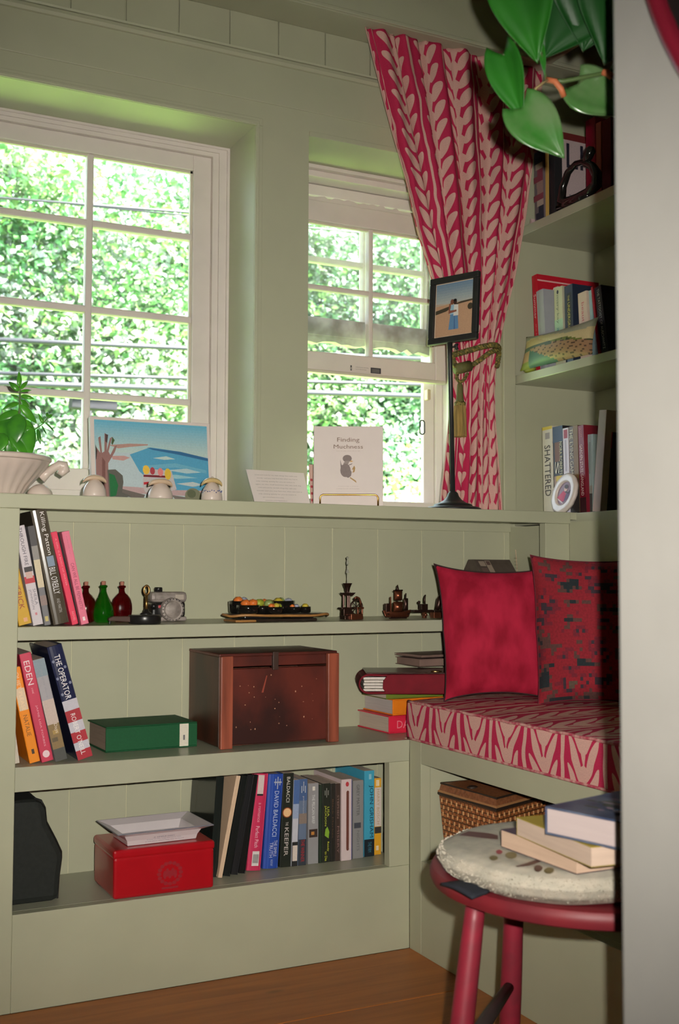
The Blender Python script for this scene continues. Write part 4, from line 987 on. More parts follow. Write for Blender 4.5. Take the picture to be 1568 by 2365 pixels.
# red leather journal with a wrap-around flap
jz = z; jh = P(860, 1551, Y=2.10).z-jz-.004
jr = empty('leather_journal', (P(832, 1596, Y=2.09).x, 2.09, jz), label='dark red leather journal with rough pages lying on the stack', cat='journal', group=gst)
lea = M('red_leather', C(120, 16, 32), .7, var=.2, scale=40, bump=.25, spec=.2); lea2 = M('dark_leather', C(70, 34, 28), .3, var=.25, scale=30, bump=.3, coat=.2)
jx0 = P(828, 1575, Y=2.10).x; jx1 = jx0+.235
n = 10; out = []
for k in range(n+1):
    a = math.pi/2+math.pi*k/n; out.append((jh/2*math.cos(a)+jh/2-.004, jh/2*math.sin(a)+jh/2))
poly = [(.235, jh), (.06, jh-.001)]+out+[(.06, 0), (.235, 0), (.235, .004), (.06, .004)]
inn = [((p[0]-.015)*.86+.016, (p[1]-jh/2)*.80+jh/2) for p in out]
poly += list(reversed(inn))+[(.06, jh-.005), (.235, jh-.004)]
MBj = MB().prism([(jx0+p[0], jz+p[1]) for p in poly], 2.10, 2.225, 'y'); part('cover', MBj, lea, jr, bevel=.0008)
part('top_cover', MB().box(jx0+.012, jx1, 2.10, 2.226, jz+jh, jz+jh+.003), lea2, jr, bevel=.0012)
fl_ = MB().prism([(jx0+.052, jz+.003), (jx1, jz+.002), (jx1, jz+jh-.001), (jx0+.056, jz+jh-.002), (jx0+.047, jz+jh*.66), (jx0+.046, jz+jh*.3)], 2.0965, 2.0995, 'y'); part('flap', fl_, lea, jr, bevel=.0006)
for k in range(5):
    zz = jz+jh*(.13+.145*k); part('page_sheaf', MB().box(jx0+.006+.0015*(k % 2), jx0+.055, 2.103, 2.215, zz, zz+jh*.12), page_w, jr, bevel=.001)
part('gold_clasp', MB().ball((jx0+.16, 2.115, jz+jh+.004), (.012, .004, .0025), 10), M('gold_metal', (.8, .5, .2), .25, metal=1), jr, smooth=True)
z = jz+jh+.006
jr.rotation_euler.z = -rad(24)
brown_m = M('brown_booklet', (.24, .15, .12), .7, var=.15)
for k, (px0, py1) in enumerate(((969, 1536), (973, 1514))):
    hh = .016 if k == 0 else .005
    x0 = P(px0, py1, Y=2.14).x
    bk = flat_book('brown booklet on the journal, under a thinner one' if k == 0 else 'thin brown booklet topmost on the journal', (x0, 2.14), (1, .05*(1 if k == 0 else 2.4)), .17, .10, z, hh, brown_m, brown_m, hard=False, name='booklet'); z += hh+.004*k+.0035

# ------------------------------------------------------------------ small things on the upper shelf
Z = SH1
def bglass(name, col):
    m, nt, b = base_mat(name); b.inputs['Base Color'].default_value = (*col, 1); b.inputs['Roughness'].default_value = .05
    b.inputs['Transmission Weight'].default_value = .75; b.inputs['Coat Weight'].default_value = 1; b.inputs['IOR'].default_value = 1.3
    nz = nn(nt, 'ShaderNodeTexNoise'); nz.inputs['Scale'].default_value = 120; bp = nn(nt, 'ShaderNodeBump'); bp.inputs['Strength'].default_value = .06; bp.inputs['Distance'].default_value = .002
    nt.links.new(nz.outputs[0], bp.inputs['Height']); nt.links.new(bp.outputs[0], b.inputs['Normal']); MATS[name] = m
    return m
red_gl, grn_gl = bglass('red_glass', (.16, .002, .004)), bglass('green_glass', (.012, .24, .006))
cork_m = M('cork', (.40, .16, .11), .8, var=.15, scale=150)
def bottle(px, y, prof, mat, lab, sx=1, sy=1):
    c = Vector((P(px, 1430, Y=y).x, y, Z+.0005))
    t = empty('glass_bottle', c, label=lab, cat='bottle', group='small glass bottles')
    h = prof[-1][1]
    inner = [(max(r-.0025, 0), z+.002) for r, z in reversed(prof)]
    part('bottle_body', MB().lathe(prof, 28, c, sx=sx, sy=sy), mat, t, smooth=True)
    r = prof[-1][0]
    part('lip', MB().lathe([(r, h-.006), (r+.0022, h-.004), (r+.0022, h-.001), (r, h)], 20, c, sx=1, sy=1), mat, t, smooth=True)
    part('cork', MB().lathe([(r*.72, h-.003), (r*.8, h+.006), (r*.7, h+.0075), (0, h+.0075)], 16, c), cork_m, t, smooth=True)
rp = [(.012, 0), (.016, .003), (.0185, .012), (.0197, .024), (.0190, .035), (.0165, .045), (.0115, .052), (.0065, .056), (.005, .060), (.005, .071)]
gp = [(.013, 0), (.017, .003), (.0205, .012), (.021, .020), (.019, .030), (.0145, .040), (.0105, .048), (.0075, .055), (.0058, .060), (.0056, .072)]
bottle(198, 2.16, rp, red_gl, 'dark red glass bottle half hidden behind the pink book')
bottle(238, 2.15, gp, grn_gl, 'green pear-shaped glass bottle with a cork')
bottle(281, 2.17, [(r*1.04, z) for r, z in rp], red_gl, 'round dark red glass bottle right of the green one', sy=.7)

bronze = M('bronze_mini', (.05, .022, .015), .35, var=.3, scale=60, metal=.7, spec=.6)
copper = M('copper_mini', (.22, .07, .035), .32, var=.2, scale=60, metal=.8)
ironm = M('black_iron', (.014, .013, .013), .3, var=.3, scale=50, coat=.2)
brs = M('aged_brass', (.42, .24, .08), .3, var=.2, scale=50, metal=.9)
pewter = M('pewter_cast', (.34, .29, .26), .5, var=.3, scale=90, bump=.6, metal=.2)
# black round miniature with a long handle and upright brass loop
c = Vector((P(334, 1438, Y=2.085).x, 2.085, Z+.0005))
t = empty('miniature_pan', c, label='black round miniature with a long handle and an upright brass loop', cat='miniature')
part('base', MB().lathe([(.029, 0), (.0305, .002), (.031, .014), (.0300, .016), (.027, .0165), (0, .0165)], 32, c), ironm, t, smooth=True)
part('handle', MB().prism([(c.x-.070, c.z+.006), (c.x-.028, c.z+.003), (c.x-.028, c.z+.014), (c.x-.062, c.z+.0145), (c.x-.070, c.z+.011)], c.y-.006, c.y+.006, 'y'), M('dark_wood_handle', (.07, .035, .025), .5), t, bevel=.0015)
part('foot', MB().tube([c+Vector((-.066, 0, .007)), c+Vector((-.067, 0, 0))], .0025, 8), ironm, t)
part('column_base', MB().lathe([(.012, .0165), (.011, .019), (.006, .022), (.004, .027)], 20, c+Vector((.004, .004, 0))), ironm, t, smooth=True)
part('column', MB().tube([c+Vector((.004, .004, .02)), c+Vector((.004, .004, .053))], .003, 10), brs, t, smooth=True)
lp = []
for k in range(20): a = 2*math.pi*k/20; lp.append(c+Vector((.0042+.0052*math.cos(a), .004, .0625+.0085*math.sin(a))))
part('loop', MB().tube(lp, .0022, 8, closed=True), brs, t, smooth=True)
# pewter and black toy camera
cy_ = 2.165; x0 = P(348, 1430, Y=cy_).x; x1 = P(432, 1432, Y=cy_).x; h = .058; z0 = Z+.0005
c = Vector(((x0+x1)/2, cy_, z0))
t = empty('toy_camera', c, label='silver and black toy camera with a big round lens', cat='camera')
part('body', MB().box(x0+.003, x1-.003, cy_, cy_+.035, z0+.008, z0+.038), ironm, t, bevel=.005)
part('bottom_plate', MB().box(x0+.001, x1-.001, cy_-.002, cy_+.036, z0, z0+.009), pewter, t, bevel=.003)
part('top_plate', MB().box(x0, x1, cy_-.002, cy_+.036, z0+.037, z0+h), pewter, t, bevel=.007)
lc = Vector((P(400, 1408, Y=cy_-.012).x, cy_, z0+.023))
lx = Matrix.Translation(lc) @ Matrix.Rotation(rad(90), 4, 'X')
lring = part('lens_ring', MB().lathe([(.0235, 0), (.0235, .010), (.022, .0125), (.0165, .0125), (.0155, .010)], 36, (0, 0, 0), M=lx, cap=False), pewter, t, smooth=True)
part('lens', MB().lathe([(.0165, .0095), (.011, .0125), (.005, .0135), (0, .0138)], 24, (0, 0, 0), M=lx, cap=False), pewter, t, smooth=True)
for k in range(20):
    a = 2*math.pi*k/20; p = lx @ Vector((.0195*math.cos(a), .0195*math.sin(a), .0128)); q_ = lx @ Vector((.0225*math.cos(a), .0225*math.sin(a), .0128))
    part('lens_tick', MB().tube([p, q_], .0007, 5), ironm, lring)
part('wind_knob', MB().lathe([(.008, 0), (.008, .007), (.007, .009), (0, .009)], 18, (x0+.020, cy_+.016, z0+h)), ironm, t, smooth=True)
part('viewfinder', MB().box(x1-.026, x1-.008, cy_-.0035, cy_-.001, z0+.042, z0+.053), M('pale_enamel', (.42, .36, .30), .4), t, bevel=.001)
part('red_badge', MB().box(x0+.015, x0+.026, cy_-.002, cy_+.001, z0+.026, z0+.032), M('red_enamel', (.45, .05, .06), .3), t, bevel=.0008)
part('flash_bulb', MB().ball((x0+.004, cy_-.006, z0+.030), .007, 12), ironm, t, smooth=True)

# board with black lacquer bowls of wrapped sweets
yb = 2.105; xa, xb = P(520, 1410, Y=yb).x, P(752, 1415, Y=yb).x; zb = P(640, 1417, Y=yb-.03).z
brdw = M('dark_board', (.03, .02, .014), .3, var=.3, scale=40, coat=.3); brd_e = M('board_edge', (.42, .20, .06), .4, var=.25, scale=40)
sb = empty('serving_stand', ((xa+xb)/2, yb, Z), label='dark wavy-edged serving board raised on feet, upper shelf', cat='serving board')
n = 30; outl = []
for k in range(n*2):
    a = math.pi*k/n; ex_ = abs(math.cos(a))**.45*math.copysign(1, math.cos(a)); ey_ = abs(math.sin(a))**.6*math.copysign(1, math.sin(a))
    outl.append(((xa+xb)/2+(xb-xa)*.5*ex_, yb+.036*ey_*(1+.12*math.sin(a*3))))
part('board', MB().prism(outl, zb-.004, zb, 'z'), brdw, sb, bevel=.001)
part('edge_band', MB().tube([(p[0], p[1], zb-.0035+.0012*math.sin(i*.5)) for i, p in enumerate(outl)], .0026, 8, closed=True), brd_e, sb, smooth=True)
for xx in (xa+(xb-xa)*.27, xa+(xb-xa)*.72):
    part('foot', MB().box(xx-.026, xx+.026, yb-.02, yb+.02, zb-.010, zb-.004), ironm, sb, bevel=.002)
part('lower_board', MB().box(xa+.02, xb-.035, yb-.035, yb+.03, Z+.0003, zb-.010), brdw, sb, bevel=.002)
part('lower_board_end', MB().box(xa+.008, xa+.052, yb-.037, yb+.032, Z+.0003, zb-.0115), brd_e, sb, bevel=.002)
lac = M('black_lacquer', (.008, .007, .006), .12, var=.2, coat=.8)
def bowl(px, y, r, h, lab, zc=None):
    c = Vector((P(px, 1400, Y=y).x, y, zb+.0004))
    t = empty('lacquer_bowl', c, label=lab, cat='bowl', group='black bowls on the serving board')
    part('outer', MB().lathe([(r*.85, 0), (r*.97, h*.12), (r, h*.6), (r*1.02, h), (r*.95, h), (r*.90, h*.45), (r*.6, h*.35), (0, h*.35)], 28, c), lac, t, smooth=True)
    return c, h
CANDY = {'orange': (.80, .20, .035), 'yellow': (.62, .48, .05), 'lime': (.36, .40, .04), 'silver': (.36, .38, .48), 'green': (.30, .38, .12)}
def sweets(c, h, r, items, where):
    for k, (kind_, dx, dy, s) in enumerate(items):
        m_ = M('sweet_'+kind_, CANDY[kind_], .35, var=.25, scale=120, bump=.5)
        mb = MB(); rr = random.Random(k*7+int(c.x*1000))
        def fn(a, b_):
            an = 2*math.pi*a; tt = math.pi*b_; w2 = 1+.16*math.sin(an*5+k)*math.sin(tt*3+k)
            return (s*1.15*math.sin(tt)*math.cos(an)*w2, s*math.sin(tt)*math.sin(an)*w2, -s*.85*math.cos(tt)*w2)
        mb.grid(fn, 14, 8)
        o = mb.build('wrapped_sweet', m_, None, smooth=True, loc=(c.x+dx*r, c.y+dy*r, c.z+h*.62+s*.72), rot=(0, 0, rr.random()*3))
        tag(o, '%s wrapped sweet in the %s' % (kind_ if where != 'front left bowl' else ('leftmost orange', 'rightmost orange', 'hindmost orange')[k], where), 'sweet', 'wrapped sweets in the black bowls')
c, h = bowl(556, 2.122, .024, .024, 'taller black bowl at the back left of the board'); sweets(c, h+.008, .024, [('orange', -.35, -.3, .008), ('silver', .25, 0, .0075)], 'tall bowl at the back left')
c, h = bowl(573, 2.082, .023, .017, 'black bowl at the front left of the board'); sweets(c, h+.006, .023, [('orange', -.35, -.3, .0085), ('orange', .3, -.35, .009), ('orange', 0, .35, .008)], 'front left bowl')
c, h = bowl(606, 2.100, .024, .015, 'black bowl in the middle of the board'); sweets(c, h+.006, .024, [('lime', -.4, -.3, .0095), ('orange', .25, .2, .0095), ('green', .4, -.4, .0085), ('yellow', .75, .25, .0085)], 'middle bowl')
c, h = bowl(648, 2.122, .029, .024, 'wide tall black bowl at the back right of the board'); sweets(c, h+.004, .029, [('yellow', -.3, -.3, .008), ('silver', .5, -.2, .0075), ('green', .1, .2, .008)], 'wide bowl at the back right')
c, h = bowl(632, 2.080, .020, .013, 'low black bowl at the front right of the board'); sweets(c, h+.002, .02, [('orange', -.3, -.2, .0065), ('yellow', .2, -.2, .007), ('lime', .6, .1, .006)], 'low front bowl')
c, h = bowl(679, 2.098, .0135, .012, 'small black cup near the right end of the board'); sweets(c, h+.002, .0135, [('orange', -.35, -.1, .0055), ('silver', .4, 0, .0055)], 'small cup')
c, h = bowl(705, 2.100, .0115, .012, 'smallest black cup at the right end of the board'); sweets(c, h+.002, .0115, [('yellow', 0, 0, .006)], 'smallest cup')

# bronze miniatures
def mini(px, y, lab): 
    c = Vector((P(px, 1428, Y=y).x, y, Z+.0004)); return c, empty('bronze_miniature', c, label=lab, cat='miniature', group='bronze miniatures on the upper shelf')
u = .0009                                                     # metres per photo pixel at that depth
c, t = mini(810, 2.12, 'bronze miniature machine with funnel top and spoked wheel')
def bx(name, x0, x1, y0, y1, z0, z1, mat=bronze, bev=.0008): return part(name, MB().box(c.x+x0*u, c.x+x1*u, c.y+y0*u, c.y+y1*u, c.z+z0*u, c.z+z1*u), mat, t, bevel=bev)
bx('base', -22, 22, -14, 14, 0, 9); bx('front_base', -10, 20, -22, -10, 0, 13, copper)
bx('plinth', -22, -2, -8, 10, 9, 26); bx('ledge', -28, 4, -10, 12, 24, 28)
for xx in (-19, -8): part('pillar', MB().tube([c+Vector((xx*u, 0, 26*u)), c+Vector((xx*u, 0, 58*u))], 3*u, 8), bronze, t)
part('spindle', MB().tube([c+Vector((-7*u, -6*u, 26*u)), c+Vector((-7*u, -6*u, 64*u))], 2.2*u, 8), bronze, t)
part('cap', MB().prism([(c.x-25*u, c.z+62*u), (c.x-19*u, c.z+55*u), (c.x+1*u, c.z+55*u), (c.x+9*u, c.z+62*u)], c.y-9*u, c.y+9*u, 'y'), bronze, t, bevel=.0006)
part('funnel', MB().lathe([(5*u, 62*u), (5*u, 66*u), (7*u, 74*u), (11*u, 83*u), (12*u, 84*u), (9*u, 83*u), (4*u, 70*u)], 20, c+Vector((-9*u, 0, 0)), cap=False), bronze, t, smooth=True)
wl = [c+Vector((12*u+15*u*math.cos(2*math.pi*k/24), -6*u, 28*u+17*u*math.sin(2*math.pi*k/24))) for k in range(24)]
whl = part('wheel_rim', MB().tube(wl, 2*u, 6, closed=True), bronze, t, smooth=True)
for k in range(4): part('spoke', MB().tube([wl[k*3], wl[k*3+12]], 1.1*u, 5), bronze, whl)
part('guard', MB().tube([c+Vector((x_*u, -9*u, z_*u)) for x_, z_ in ((4, 48), (10, 52), (17, 49), (21, 40), (22, 28))], 2.6*u, 7), copper, t, smooth=True)
bx('table', 12, 30, -10, 8, 24, 28, copper)
for xx in (16, 27): bx('table_leg', xx-2, xx+1.5, -8, -4, 0, 24, copper)
# crystal drop standing in the funnel
cg = empty('crystal_spire', c+Vector((-9*u, 0, 84*u)), label='clear beaded crystal spire standing in the bronze funnel', cat='ornament')
cgm, nt, b = base_mat('crystal'); b.inputs['Transmission Weight'].default_value = .9; b.inputs['Roughness'].default_value = .03; b.inputs['Base Color'].default_value = (.95, .95, .95, 1); b.inputs['Coat Weight'].default_value = 1
cc = c+Vector((-9*u, 0, 0))
part('stem', MB().lathe([(1*u, 76*u), (1.6*u, 84*u), (.8*u, 98*u), (1.2*u, 106*u)], 10, cc), cgm, cg)
part('lower_drop', MB().lathe([(1*u, 106*u), (4*u, 108*u), (2.2*u, 115*u), (1.2*u, 120*u), (1.8*u, 123*u), (1*u, 126*u)], 10, cc), cgm, cg)
part('upper_drop', MB().lathe([(1*u, 126*u), (3.4*u, 129*u), (1.8*u, 136*u), (1*u, 140*u)], 10, cc), cgm, cg)
part('top_bead', MB().ball(cc+Vector((0, 0, 143*u)), 3.2*u, 8), cgm, cg)
# sailing ship
c, t = mini(918, 2.115, 'bronze miniature sailing ship with billowing sails')
hl = MB()
def hull(a, b_):
    x_ = -38+74*a; wv = 9*math.sin(math.pi*min(max(a, .02), .98))**.5; an = math.pi*b_
    return tuple(c+Vector((x_*u*(.82+.18*abs(math.sin(an))*0+.18*(1-math.sin(an))), -wv*u*math.cos(an), (3+(13+5*(2*a-1)**2)*(1-math.sin(an)*.95))*u)))
hl.grid(hull, 14, 10); part('hull', hl, copper, t, smooth=True, solid=.0015)
part('keel', MB().box(c.x-22*u, c.x+24*u, c.y-3*u, c.y+3*u, c.z, c.z+5*u), bronze, t, bevel=.0006)
part('deck', MB().box(c.x-30*u, c.x+28*u, c.y-6*u, c.y+6*u, c.z+10*u, c.z+13*u), bronze, t)
part('mast', MB().tube([c+Vector((0, 0, 10*u)), c+Vector((0, 0, 78*u))], 1.6*u, 6), bronze, t)
def sail(x0, x1, z0, z1, bul):
    mb = MB(); mb.grid(lambda a, b_: tuple(c+Vector(((x0+(x1-x0)*a)*u, (-4-bul*math.sin(math.pi*a)*math.sin(math.pi*b_))*u, (z0+(z1-z0)*b_)*u))), 8, 8)
    return part('sail', mb, copper if bul > 7 else bronze, t, smooth=True, solid=.0012)
sail(-14, 12, 16, 40, 9); sail(-11, 10, 44, 66, 8); sail(14, 26, 20, 48, 5)
part('yard', MB().tube([c+Vector((-13*u, -3*u, 66*u)), c+Vector((12*u, -3*u, 67*u))], 1.8*u, 6), bronze, t)
part('crow_nest', MB().lathe([(0, 66*u), (4*u, 67*u), (3*u, 72*u), (1*u, 80*u)], 10, c), bronze, t, smooth=True)
part('stern_castle', MB().box(c.x-34*u, c.x-18*u, c.y-6*u, c.y+6*u, c.z+16*u, c.z+36*u), bronze, t, bevel=.0008)
part('lantern', MB().tube([c+Vector((-22*u, -7*u, 16*u)), c+Vector((-23*u, -7*u, 52*u))], 1.8*u, 6), copper, t)
part('fore_mast', MB().tube([c+Vector((20*u, 0, 14*u)), c+Vector((23*u, 0, 60*u))], 1.5*u, 6), bronze, t)
# train of small figures
c, t = mini(980, 2.12, 'bronze miniature with a small seated figure, beside the ship')
bx('bed', -34, 20, -8, 8, 14, 20); bx('leg', -4, 4, -5, 5, 0, 14, copper); bx('block', -12, 6, -7, 7, 20, 34)
part('figure_head', MB().ball(c+Vector((-15*u, 0, 38*u)), 4*u, 8), bronze, t, smooth=True)
part('flower', MB().tube([c+Vector((2*u, 0, 30*u)), c+Vector((0, 0, 44*u)), c+Vector((3*u, 0, 56*u))], [1.5*u, 3*u, 1.5*u], 7), bronze, t, smooth=True)
part('wheel', MB().ball(c+Vector((0, -6*u, 8*u)), 5*u, 10), copper, t, smooth=True)
c, t = mini(1022, 2.12, 'bronze miniature with a standing bear-like figure by the red pillow')
bx('base', -30, 24, -10, 10, 0, 14, copper); bx('rock', -28, 22, -8, 8, 13, 19)
part('figure', MB().tube([c+Vector((x_*u, 0, z_*u)) for x_, z_ in ((-18, 20), (-12, 30), (-8, 44), (-2, 56), (4, 60))], [3*u, 7*u, 8*u, 5*u, 4*u], 10), bronze, t, smooth=True)
part('figure_head', MB().ball(c+Vector((5*u, 0, 58*u)), (6*u, 5*u, 5*u), 10), bronze, t, smooth=True)
for lx_ in (-13, -2): part('figure_leg', MB().tube([c+Vector(((lx_+2)*u, 0, 32*u)), c+Vector((lx_*u, 0, 19*u))], 3*u, 8), bronze, t, smooth=True)
part('figure_arm', MB().tube([c+Vector((-2*u, -4*u, 48*u)), c+Vector((5*u, -5*u, 42*u))], 2*u, 7), bronze, t, smooth=True)
# little house-shaped box and a note card at the right end, above the pillow
hy = 2.17; x0 = P(1112, 1318, Y=hy).x; x1 = P(1172, 1318, Y=hy).x; zt = P(1165, 1293, Y=hy+.04).z
t = empty('house_box', (x0, hy, Z), Matrix.Rotation(0, 3, 'Z'), label='small brown house-shaped box behind the red pillow', cat='box')
hm, hm2 = M('brown_card', (.10, .075, .06), .6, var=.2, scale=60), M('tan_card', (.30, .23, .18), .6, var=.2, scale=60)
part('walls', MB().box(x0, x1+.02, hy, hy+.07, Z+.0005, zt-.03), hm2, t, bevel=.001)
part('roof', MB().prism([(hy-.005, zt-.032), (hy+.025, zt), (hy+.05, zt), (hy+.076, zt-.032)], x0-.004, x1+.024, 'x'), hm, t, bevel=.001)
sl_ = Vector((0, .030, .032)); mxr = plane_mx((x0, hy-.005, zt-.032), (1, 0, 0), sl_)
wprint('roof_windows', [(rectp(.004, .004, .02, .018), hm2 and (.13, .08, .07)), (rectp(.022, .002, .036, .04), (.33, .26, .2)), (rectp(.024, .026, .034, .038), (.12, .07, .06)), (rectp(.004, .022, .02, .038), (.33, .26, .2))], t, mxr)
a, b_ = P(1193, 1270, Y=2.235), P(1257, 1268, Y=2.235)
t = empty('note_card', (a.x, 2.22, Z), label='peach note card with fine print at the end of the upper shelf', cat='card')
mxr = plane_mx((a.x, 2.22, Z+.0005), (1, 0, 0), (0, .02, a.z-Z)); hh = math.hypot(.02, a.z-Z); ww = min(b_.x, 1.583)-a.x
part('sheet', MB().box(0, ww, 0, hh, -.001, 0, M=mxr), M('peach_card', (.55, .40, .28), .7, var=.05), t)
for k in range(5): wchild(lettering('a few words of thanks for the kindness', t, mxr, .008, ww-.008, hh-.022-.008*k, hh-.019-.008*k, (.25, .17, .11)))

# ------------------------------------------------------------------ wooden box on the middle shelf
Z = SH2
xa, xb = P(508, 1730, Y=2.075).x, P(779, 1709, Y=2.075).x; ya, yb = 2.075, 2.262; zt = .603
def oldwood(name, c1, c2, sc=5, st=(1, 1, 1)): return M(name, c1, .42, col2=c2, scale=sc, stretch=st, detail=9, bump=.25)
wd1 = oldwood('stained_panel', (.12, .022, .014), (.035, .010, .008), 9, (1, 1, .7)); wd2 = oldwood('worn_post', (.34, .085, .045), (.16, .04, .022), 14, (3, 3, .25)); wd3 = oldwood('dark_side', (.12, .035, .018), (.045, .02, .012), 10, (1, 1, .3))
t = empty('wooden_box', (xa, ya, Z), label='old dark red stained wooden box with corner posts on the middle shelf', cat='box')
part('front_panel', MB().box(xa+.012, xb-.012, ya+.006, ya+.016, Z+.006, zt-.030), wd1, t, bevel=.0015)
part('top_slat', MB().box(xa+.012, xb-.012, ya+.008, ya+.016, zt-.026, zt-.006), wd1, t, bevel=.0015)
part('left_side', MB().box(xa, xa+.010, ya+.010, yb, Z+.003, zt-.006), wd3, t, bevel=.001)
part('right_side', MB().box(xb-.010, xb, ya+.010, yb, Z+.003, zt-.006), wd3, t, bevel=.001)
part('back_panel', MB().box(xa+.010, xb-.010, yb-.010, yb, Z+.003, zt-.006), wd3, t)
part('bottom', MB().box(xa+.010, xb-.010, ya+.016, yb-.01, Z+.003, Z+.012), wd3, t)
part('lid', MB().box(xa-.001, xb+.001, ya+.004, yb, zt-.006, zt), wd1, t, bevel=.0015)
for x0 in (xa-.001, xb-.024): part('corner_post', MB().box(x0, x0+.025, ya-.006, ya+.006, Z+.0005, zt-.004), wd2, t, bevel=.0018)
part('latch', MB().box((xa+xb)/2-.016, (xa+xb)/2-.004, ya, ya+.010, zt-.034, zt+.002), M('dark_strap', (.05, .025, .018), .5), t, bevel=.001)
dots = []
random.seed(21)
for k in range(26):
    x0, z0 = random.uniform(.03, xb-xa-.03), random.uniform(.03, .14); r = random.uniform(.0005, .0014)
    dots.append((ell(x0, z0, r, r*random.uniform(.6, 1.6), 6), C(190, 140, 110)))
dots.append(([(.088, .105), (.092, .105), (.1, .138), (.098, .138)], C(150, 66, 48)))
for i_, d_ in enumerate(dots): pass
mbd = MB()
for pts, cc in dots: mbd.add([(p[0], p[1], .0004) for p in pts], [tuple(range(len(pts)))], None, cc, plane_mx((xa, ya+.006, Z), (1, 0, 0), (0, 0, 1)))
part('paint_flecks', mbd, print_mat(), t, kind='stuff')

# ------------------------------------------------------------------ bottom shelf: black case, red tin, white dish
Z = SH3
A = [(26, 2092), (60, 2090), (138, 2066), (141, 2030), (147, 1985), (147, 1972), (134, 1944), (112, 1902), (109, 1870), (100, 1853), (84, 1848), (30, 1851)]
yc = 2.085
pts = [P(*p, Y=yc) for p in A]; poly = [(p.x, max(p.z, Z+.0005)) for p in pts]
for i in (0, 1, 2): poly[i] = (poly[i][0], Z+.0005)
poly[0] = (.30, Z+.0005); poly[-1] = (.30, poly[-1][1])
t = empty('black_case', (poly[0][0], yc, Z), label='black soft instrument-like case standing at the left of the bottom shelf', cat='case')
casem = M('black_fabric', (.016, .019, .016), .8, var=.2, scale=160, bump=.3)
part('body', MB().prism(poly, yc, yc+.15, 'y'), casem, t, bevel=.012)
part('seam', MB().tube([(p[0], yc+.02, p[1]) for p in poly[2:-1]], .0018, 6), M('black_piping', (.01, .01, .01), .5), t)

fr_, bk = 2.047, 2.19
xa, xb = P(262, 2081, Y=fr_).x, P(494, 2050, Y=fr_).x; zt = P(262, 1968, Y=fr_).z+.002
tinm = M('red_tin', C(178, 18, 30), .28, var=.1, scale=20, coat=.35); 
t = empty('red_tin', (xa, fr_, Z), label='red metal tin box with a faint crest on the bottom shelf', cat='tin')
part('box', MB().box(xa, xb, fr_, bk, Z+.0005, zt-.014), tinm, t, bevel=.005)
part('lid', MB().box(xa-.0015, xb+.0015, fr_-.0015, bk+.0015, zt-.0165, zt), tinm, t, bevel=.005)
cw, ch = xb-xa, zt-Z
fd = C(150, 20, 34); cx_, cy2 = cw*.55, ch*.42
cr = []
for k in range(16):
    a = 2*math.pi*k/16; cr.append((ell(cx_+.021*math.cos(a), cy2+.019*math.sin(a), .0042, .0036, 8), fd))
for k in range(5): cr.append((ell(cx_+(k-2)*.005, cy2+.004*((k % 2)-.5), .0035, .008, 8), fd))
cr.append((rectp(cx_-.016, cy2-.028, cx_+.016, cy2-.024), fd))
wprint('crest_print', cr, t, plane_mx((xa, fr_, Z), (1, 0, 0), (0, 0, 1)), lift=.0004, step=.00003)
# dish
dz = zt; y0, y1 = 2.045, 2.155
xl, xr = P(232, 1888, Y=2.17).x, P(480, 1900, Y=2.06).x
c0 = Vector(((P(292, 1957, Y=2.07).x+P(452, 1942, Y=2.07).x)/2, 2.115, dz+.0005)); 
t = empty('white_dish', c0, Matrix.Rotation(rad(2), 3, 'Z'), label='white square-cornered dish with flared rim on the red tin', cat='dish')
dm = M('dish_white', (.62, .56, .57), .25, var=.03, coat=.5)
bw, bd_, tw, td, hh = (P(452, 1942, Y=2.07).x-P(292, 1957, Y=2.07).x)/2, .045, None, .068, P(390, 1917, Y=2.05).z-dz
tw = bw*1.40
ring = lambda w2, d2, z_, dz_=0: [(-w2, -d2, z_+dz_), (w2, -d2, z_+dz_), (w2, d2, z_+dz_), (-w2, d2, z_+dz_)]
lay = [ring(bw, bd_, 0), ring(bw*1.03, bd_*1.05, hh*.35), ring(bw*1.12, bd_*1.16, hh*.72), ring(tw, td, hh), ring(tw*.985, td*.97, hh+.002), ring(bw*1.06, bd_*1.08, hh*.72), ring(bw*.95, bd_*.93, .004)]
v = [p for l_ in lay for p in l_]; f = [(3, 2, 1, 0)]
for i in range(len(lay)-1):
    for k in range(4): f.append((i*4+k, i*4+(k+1) % 4, i*4+4+(k+1) % 4, i*4+4+k))
f.append((24, 25, 26, 27))
MB().add(v, f).build('body', dm, t, bevel=.0025)
MB().tube([(p[0], p[1], p[2]+.0005) for p in ring(tw*.99, td*.985, hh)], .0012, 6, closed=True).build('grey_rim', M('grey_glaze', (.20, .20, .24), .3), t)
mxd = plane_mx((-bw, -bd_*1.03, 0), (1, 0, 0), (0, -.1, 1))
for k, (s_, a_, b2_) in enumerate((('A SIMPLE DISH', .36, .66), ('to keep the little things that matter most', .26, .76), ('in one place where they may be found', .24, .80))):
    lettering(s_, t, mxd, bw*2*a_, bw*2*b2_, hh*(.44-.13*k), hh*(.51-.13*k), (.10, .10, .16), lift=.0025)

